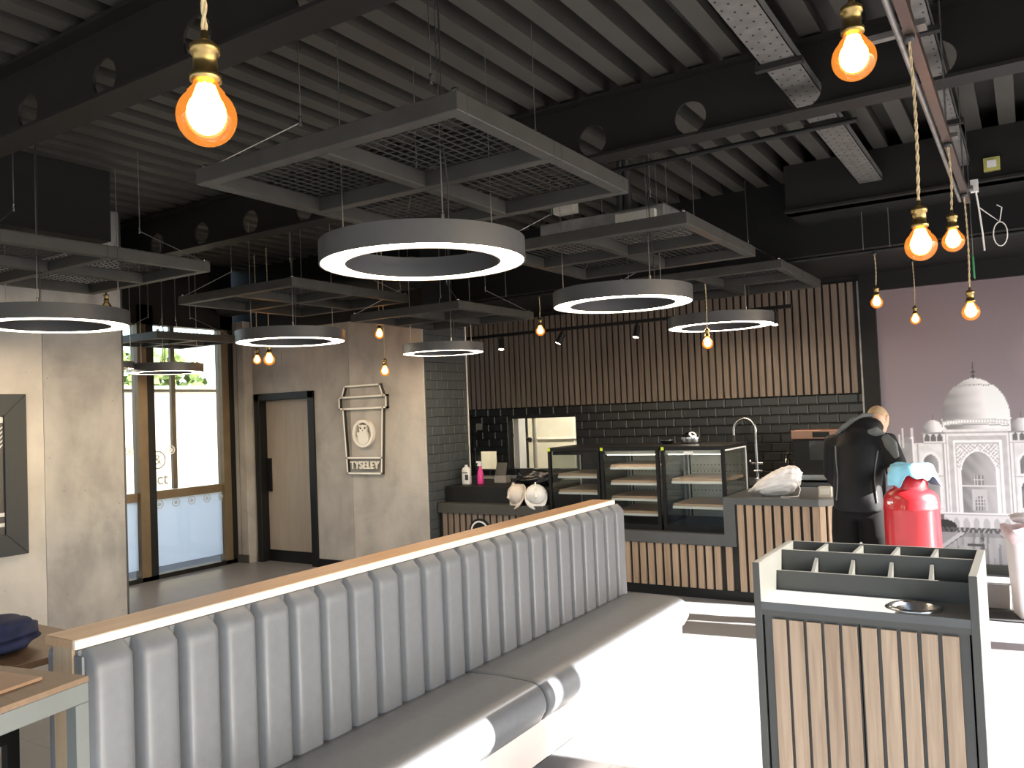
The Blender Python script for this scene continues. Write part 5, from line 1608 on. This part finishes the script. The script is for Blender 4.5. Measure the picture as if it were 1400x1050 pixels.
# ================================================================== PERSON
def ell(c, t, side, a, b_, n=20):
    t = Vector(t).normalized(); s = Vector(side); s = (s - t * s.dot(t)).normalized(); u = t.cross(s)
    return [tuple(Vector(c) + s * a * math.cos(2 * PI * k / n) + u * b_ * math.sin(2 * PI * k / n)) for k in range(n)]
def limb(b, pts_, rad, m, side=(1, 0, 0)):
    P = [Vector(p) for p in pts_]; rings = []
    for i, p in enumerate(P):
        t = P[min(i + 1, len(P) - 1)] - P[max(i - 1, 0)]
        a, c = rad[i] if isinstance(rad[i], tuple) else (rad[i], rad[i])
        rings.append(ell(p, t, side, a, c))
    return b.loft(rings, m)
def fuse(o, vox, it=4):
    r = o.modifiers.new('fuse', 'REMESH'); r.mode = 'VOXEL'; r.voxel_size = vox; r.use_smooth_shade = True
    s = o.modifiers.new('soften', 'SMOOTH'); s.iterations = it; s.factor = 0.5
    return o
pp = thing('person', 'person in a black and grey jacket bending over the counter, seen from behind', 'person', (-1.13, 6.58, 0))
hipL, hipR = (-1.225, 6.56, 0.90), (-1.045, 6.58, 0.90)
kneeL, kneeR = (-1.245, 6.55, 0.50), (-1.02, 6.62, 0.50)
ankL, ankR = (-1.255, 6.53, 0.09), (-1.005, 6.62, 0.09)
shL, shR = (-1.315, 6.76, 1.375), (-0.945, 6.72, 1.375)
elL, elR = (-1.365, 6.86, 1.13), (-0.845, 6.60, 1.16)
wrL, wrR = (-1.33, 7.06, 0.965), (-0.885, 6.45, 1.19)
head = Vector((-1.02, 6.92, 1.548))
b = MB()   # the body itself: head, neck, torso, arms, hands and legs as one surface
limb(b, [(-1.135, 6.57, 0.86), (-1.135, 6.58, 0.98), (-1.13, 6.63, 1.15), (-1.13, 6.71, 1.32), (-1.12, 6.76, 1.42)], [(0.15, 0.10), (0.14, 0.10), (0.14, 0.10), (0.16, 0.10), (0.10, 0.07)], 'skin')
limb(b, [(-1.11, 6.77, 1.40), (-1.075, 6.83, 1.48), (-1.05, 6.87, 1.53)], [0.058, 0.055, 0.055], 'skin')
rot_h = Matrix.Rotation(math.radians(-42), 3, 'X') @ Matrix.Rotation(math.radians(-18), 3, 'Z')
hb = MB().ball((0, 0, 0), 0.076, 0.096, 0.112, 'skin', 28, 20)
hb.ball((0, 0.030, -0.062), 0.055, 0.060, 0.055, 'skin', 18, 12)          # jaw
hb.ball((0, 0.097, -0.022), 0.014, 0.020, 0.026, 'skin', 12, 8)           # nose
for s in (-1, 1):
    hb.ball((s * 0.078, -0.005, -0.015), 0.010, 0.020, 0.032, 'skin', 12, 10)  # ears
    hb.ball((s * 0.030, 0.086, 0.012), 0.018, 0.010, 0.010, 'skin', 10, 8)     # brow and eyelids
hb.ball((0, 0.088, -0.065), 0.024, 0.012, 0.008, 'skin', 12, 8)           # lips
b.add([tuple(head + rot_h @ Vector(p)) for p in hb.v], hb.f, 'skin', True)
for (s, e, w_) in ((shL, elL, wrL), (shR, elR, wrR)): limb(b, [s, ((s[0] + e[0]) / 2, (s[1] + e[1]) / 2, (s[2] + e[2]) / 2), e, w_], [0.052, 0.048, 0.042, 0.028], 'skin', (0, 1, 0.1))
for (h, k, a) in ((hipL, kneeL, ankL), (hipR, kneeR, ankR)):
    limb(b, [h, k, ((k[0] + a[0]) / 2, k[1] - 0.02, 0.33), a], [0.078, 0.055, 0.052, 0.036], 'skin')
def hand(b, wrist, d, palm_n, thumb_side):
    W, D, Pn = Vector(wrist), Vector(d).normalized(), Vector(palm_n); Pn = (Pn - D * Pn.dot(D)).normalized(); S = D.cross(Pn) * thumb_side
    pc_ = W + D * 0.05
    limb(b, [W - D * 0.01, W + D * 0.02, W + D * 0.06, W + D * 0.09], [(0.026, 0.02), (0.034, 0.018), (0.042, 0.016), (0.040, 0.013)], 'skin', tuple(S))
    for i, (off, ln) in enumerate(((0.030, 0.072), (0.010, 0.080), (-0.011, 0.074), (-0.031, 0.058))):
        base = W + D * 0.082 + S * off
        p1 = base + (D * 0.95 + Pn * 0.25).normalized() * ln * 0.45
        p2 = p1 + (D * 0.7 + Pn * 0.72).normalized() * ln * 0.32
        p3 = p2 + (D * 0.35 + Pn * 0.93).normalized() * ln * 0.25
        limb(b, [base - D * 0.015, base, p1, p2, p3], [0.009, 0.0095, 0.009, 0.008, 0.006], 'skin', tuple(S))
    tb_ = W + D * 0.03 + S * 0.032
    limb(b, [tb_ - S * 0.012, tb_, tb_ + (S * 0.7 + D * 0.7 + Pn * 0.2).normalized() * 0.035, tb_ + (S * 0.45 + D * 0.85 + Pn * 0.4).normalized() * 0.062], [0.012, 0.0125, 0.011, 0.008], 'skin', tuple(Pn))
hand(b, wrL, (0.1, 0.95, -0.25), (0, -0.2, -1), 1)
hand(b, wrR, (0.45, -0.75, 0.0), (0.8, 0.3, -0.3), -1)
fuse(b.build('body', pp), 0.0075, 3)
b = MB()   # jacket
limb(b, [(-1.135, 6.555, 0.87), (-1.135, 6.56, 0.93), (-1.14, 6.585, 1.05), (-1.135, 6.64, 1.18), (-1.13, 6.70, 1.31), (-1.125, 6.755, 1.41), (-1.11, 6.79, 1.465)],
     [(0.178, 0.135), (0.176, 0.135), (0.172, 0.135), (0.178, 0.140), (0.188, 0.138), (0.165, 0.112), (0.088, 0.075)], 'jacket')
for (s, e, w_, sg) in ((shL, elL, wrL, -1), (shR, elR, wrR, 1)):
    s0 = Vector(s) + Vector((-sg * 0.06, 0, 0.005)); m1 = Vector(s).lerp(Vector(e), 0.5)
    limb(b, [s0, Vector(s) + Vector((0, 0, 0.005)), m1, Vector(e), Vector(e).lerp(Vector(w_), 0.5), Vector(w_)], [0.080, 0.088, 0.080, 0.072, 0.060, 0.046], 'jacket', (0, 1, 0.1))
limb(b, [(-1.11, 6.735, 1.40), (-1.10, 6.735, 1.46), (-1.085, 6.77, 1.515)], [(0.135, 0.075), (0.125, 0.080), (0.088, 0.055)], 'jacket')
b.ball((-1.085, 6.775, 1.490), 0.125, 0.085, 0.085, 'jacket', 24, 16)     # hood folded on the neck
fuse(b.build('jacket', pp), 0.014, 5)
b = MB()   # grey hood lining band and sleeve panel
arc_p = [(-1.255, 6.700, 1.455), (-1.20, 6.665, 1.495), (-1.12, 6.665, 1.505), (-1.03, 6.675, 1.470), (-0.985, 6.68, 1.43)]
limb(b, [(-1.30, 6.735, 1.435), (-1.245, 6.725, 1.49), (-1.175, 6.735, 1.545), (-1.10, 6.76, 1.583), (-1.03, 6.79, 1.585)], [(0.016, 0.014), (0.024, 0.018), (0.026, 0.018), (0.022, 0.016), (0.014, 0.012)], 'jacket_grey', (0, 0.5, -1))
limb(b, [(-1.06, 6.675, 1.450), (-1.00, 6.665, 1.462), (-0.95, 6.675, 1.430)], [(0.026, 0.016), (0.045, 0.024), (0.026, 0.014)], 'jacket_grey', (0, 0.3, -1))
fuse(b.build('hood_lining', pp), 0.008, 3)
b = MB()
limb(b, [(-0.945, 6.655, 1.43), (-0.895, 6.615, 1.36), (-0.855, 6.575, 1.27)], [(0.03, 0.02), (0.05, 0.028), (0.022, 0.014)], 'jacket_grey', (0.6, 0, 0.8))
fuse(b.build('sleeve_panel', pp), 0.008, 3)
def on_jacket(z):      # piping line down the left of the back
    return (-1.285 + 0.03 * math.sin((z - 0.9) * 5), 6.505 + 0.30 * max(0, z - 1.0) ** 1.3, z)
MB().tube([(-1.283, 6.600, 1.36), (-1.277, 6.562, 1.26), (-1.262, 6.520, 1.15), (-1.262, 6.49, 1.05), (-1.272, 6.475, 0.96)], 0.006, 'jacket_grey', 8).build('back_piping', pp)
MB().tube([(-0.985, 6.600, 1.32), (-1.00, 6.555, 1.22), (-1.005, 6.515, 1.12), (-0.998, 6.490, 1.02), (-0.992, 6.480, 0.95)], 0.006, 'jacket_grey', 8).build('back_piping', pp)
b = MB()   # trousers
limb(b, [(-1.135, 6.57, 0.96), (-1.135, 6.57, 0.90), (-1.135, 6.57, 0.82)], [(0.165, 0.12), (0.172, 0.125), (0.155, 0.11)], 'trouser')
for (h, k, a) in ((hipL, kneeL, ankL), (hipR, kneeR, ankR)):
    limb(b, [h, ((h[0] + k[0]) / 2, h[1], 0.70), k, (a[0], (k[1] + a[1]) / 2, 0.28), (a[0], a[1], 0.06)], [0.098, 0.100, 0.082, 0.076, 0.078], 'trouser')
fuse(b.build('trousers', pp), 0.012, 4)
b = MB()   # cropped hair cap
def hairfn(d): return 1.0
hb = MB(); nu, nv = 28, 12; vs = []
for i in range(nv + 1):
    t = (PI * 0.56) * i / nv
    for j in range(nu):
        a = 2 * PI * j / nu
        fr = 1.0 if math.sin(a) < 0.35 else 0.72
        tt = t * fr
        vs.append((0.0785 * math.sin(tt) * math.cos(a), 0.0985 * math.sin(tt) * math.sin(a) , 0.1145 * math.cos(tt)))
hb.add(vs, [(i * nu + j, (i + 1) * nu + j, (i + 1) * nu + (j + 1) % nu, i * nu + (j + 1) % nu) for i in range(nv) for j in range(nu)], 'hair', True)
b.add([tuple(head + rot_h @ Vector(p)) for p in hb.v], hb.f, 'hair', True)
b.build('hair', pp)
for (a, nm) in ((ankL, 0), (ankR, 1)):
    b = MB(); limb(b, [(a[0], a[1] - 0.07, 0.045), (a[0], a[1], 0.055), (a[0], a[1] + 0.09, 0.05), (a[0], a[1] + 0.18, 0.03)], [(0.040, 0.042), (0.046, 0.052), (0.048, 0.046), (0.032, 0.026)], 'boot')
    limb(b, [(a[0], a[1], 0.04), (a[0], a[1], 0.12)], [0.05, 0.05], 'boot')
    fuse(b.build('boot', pp), 0.008, 2)

# tidy the helper property
for o in bpy.data.objects:
    if '_o' in o: del o['_o']
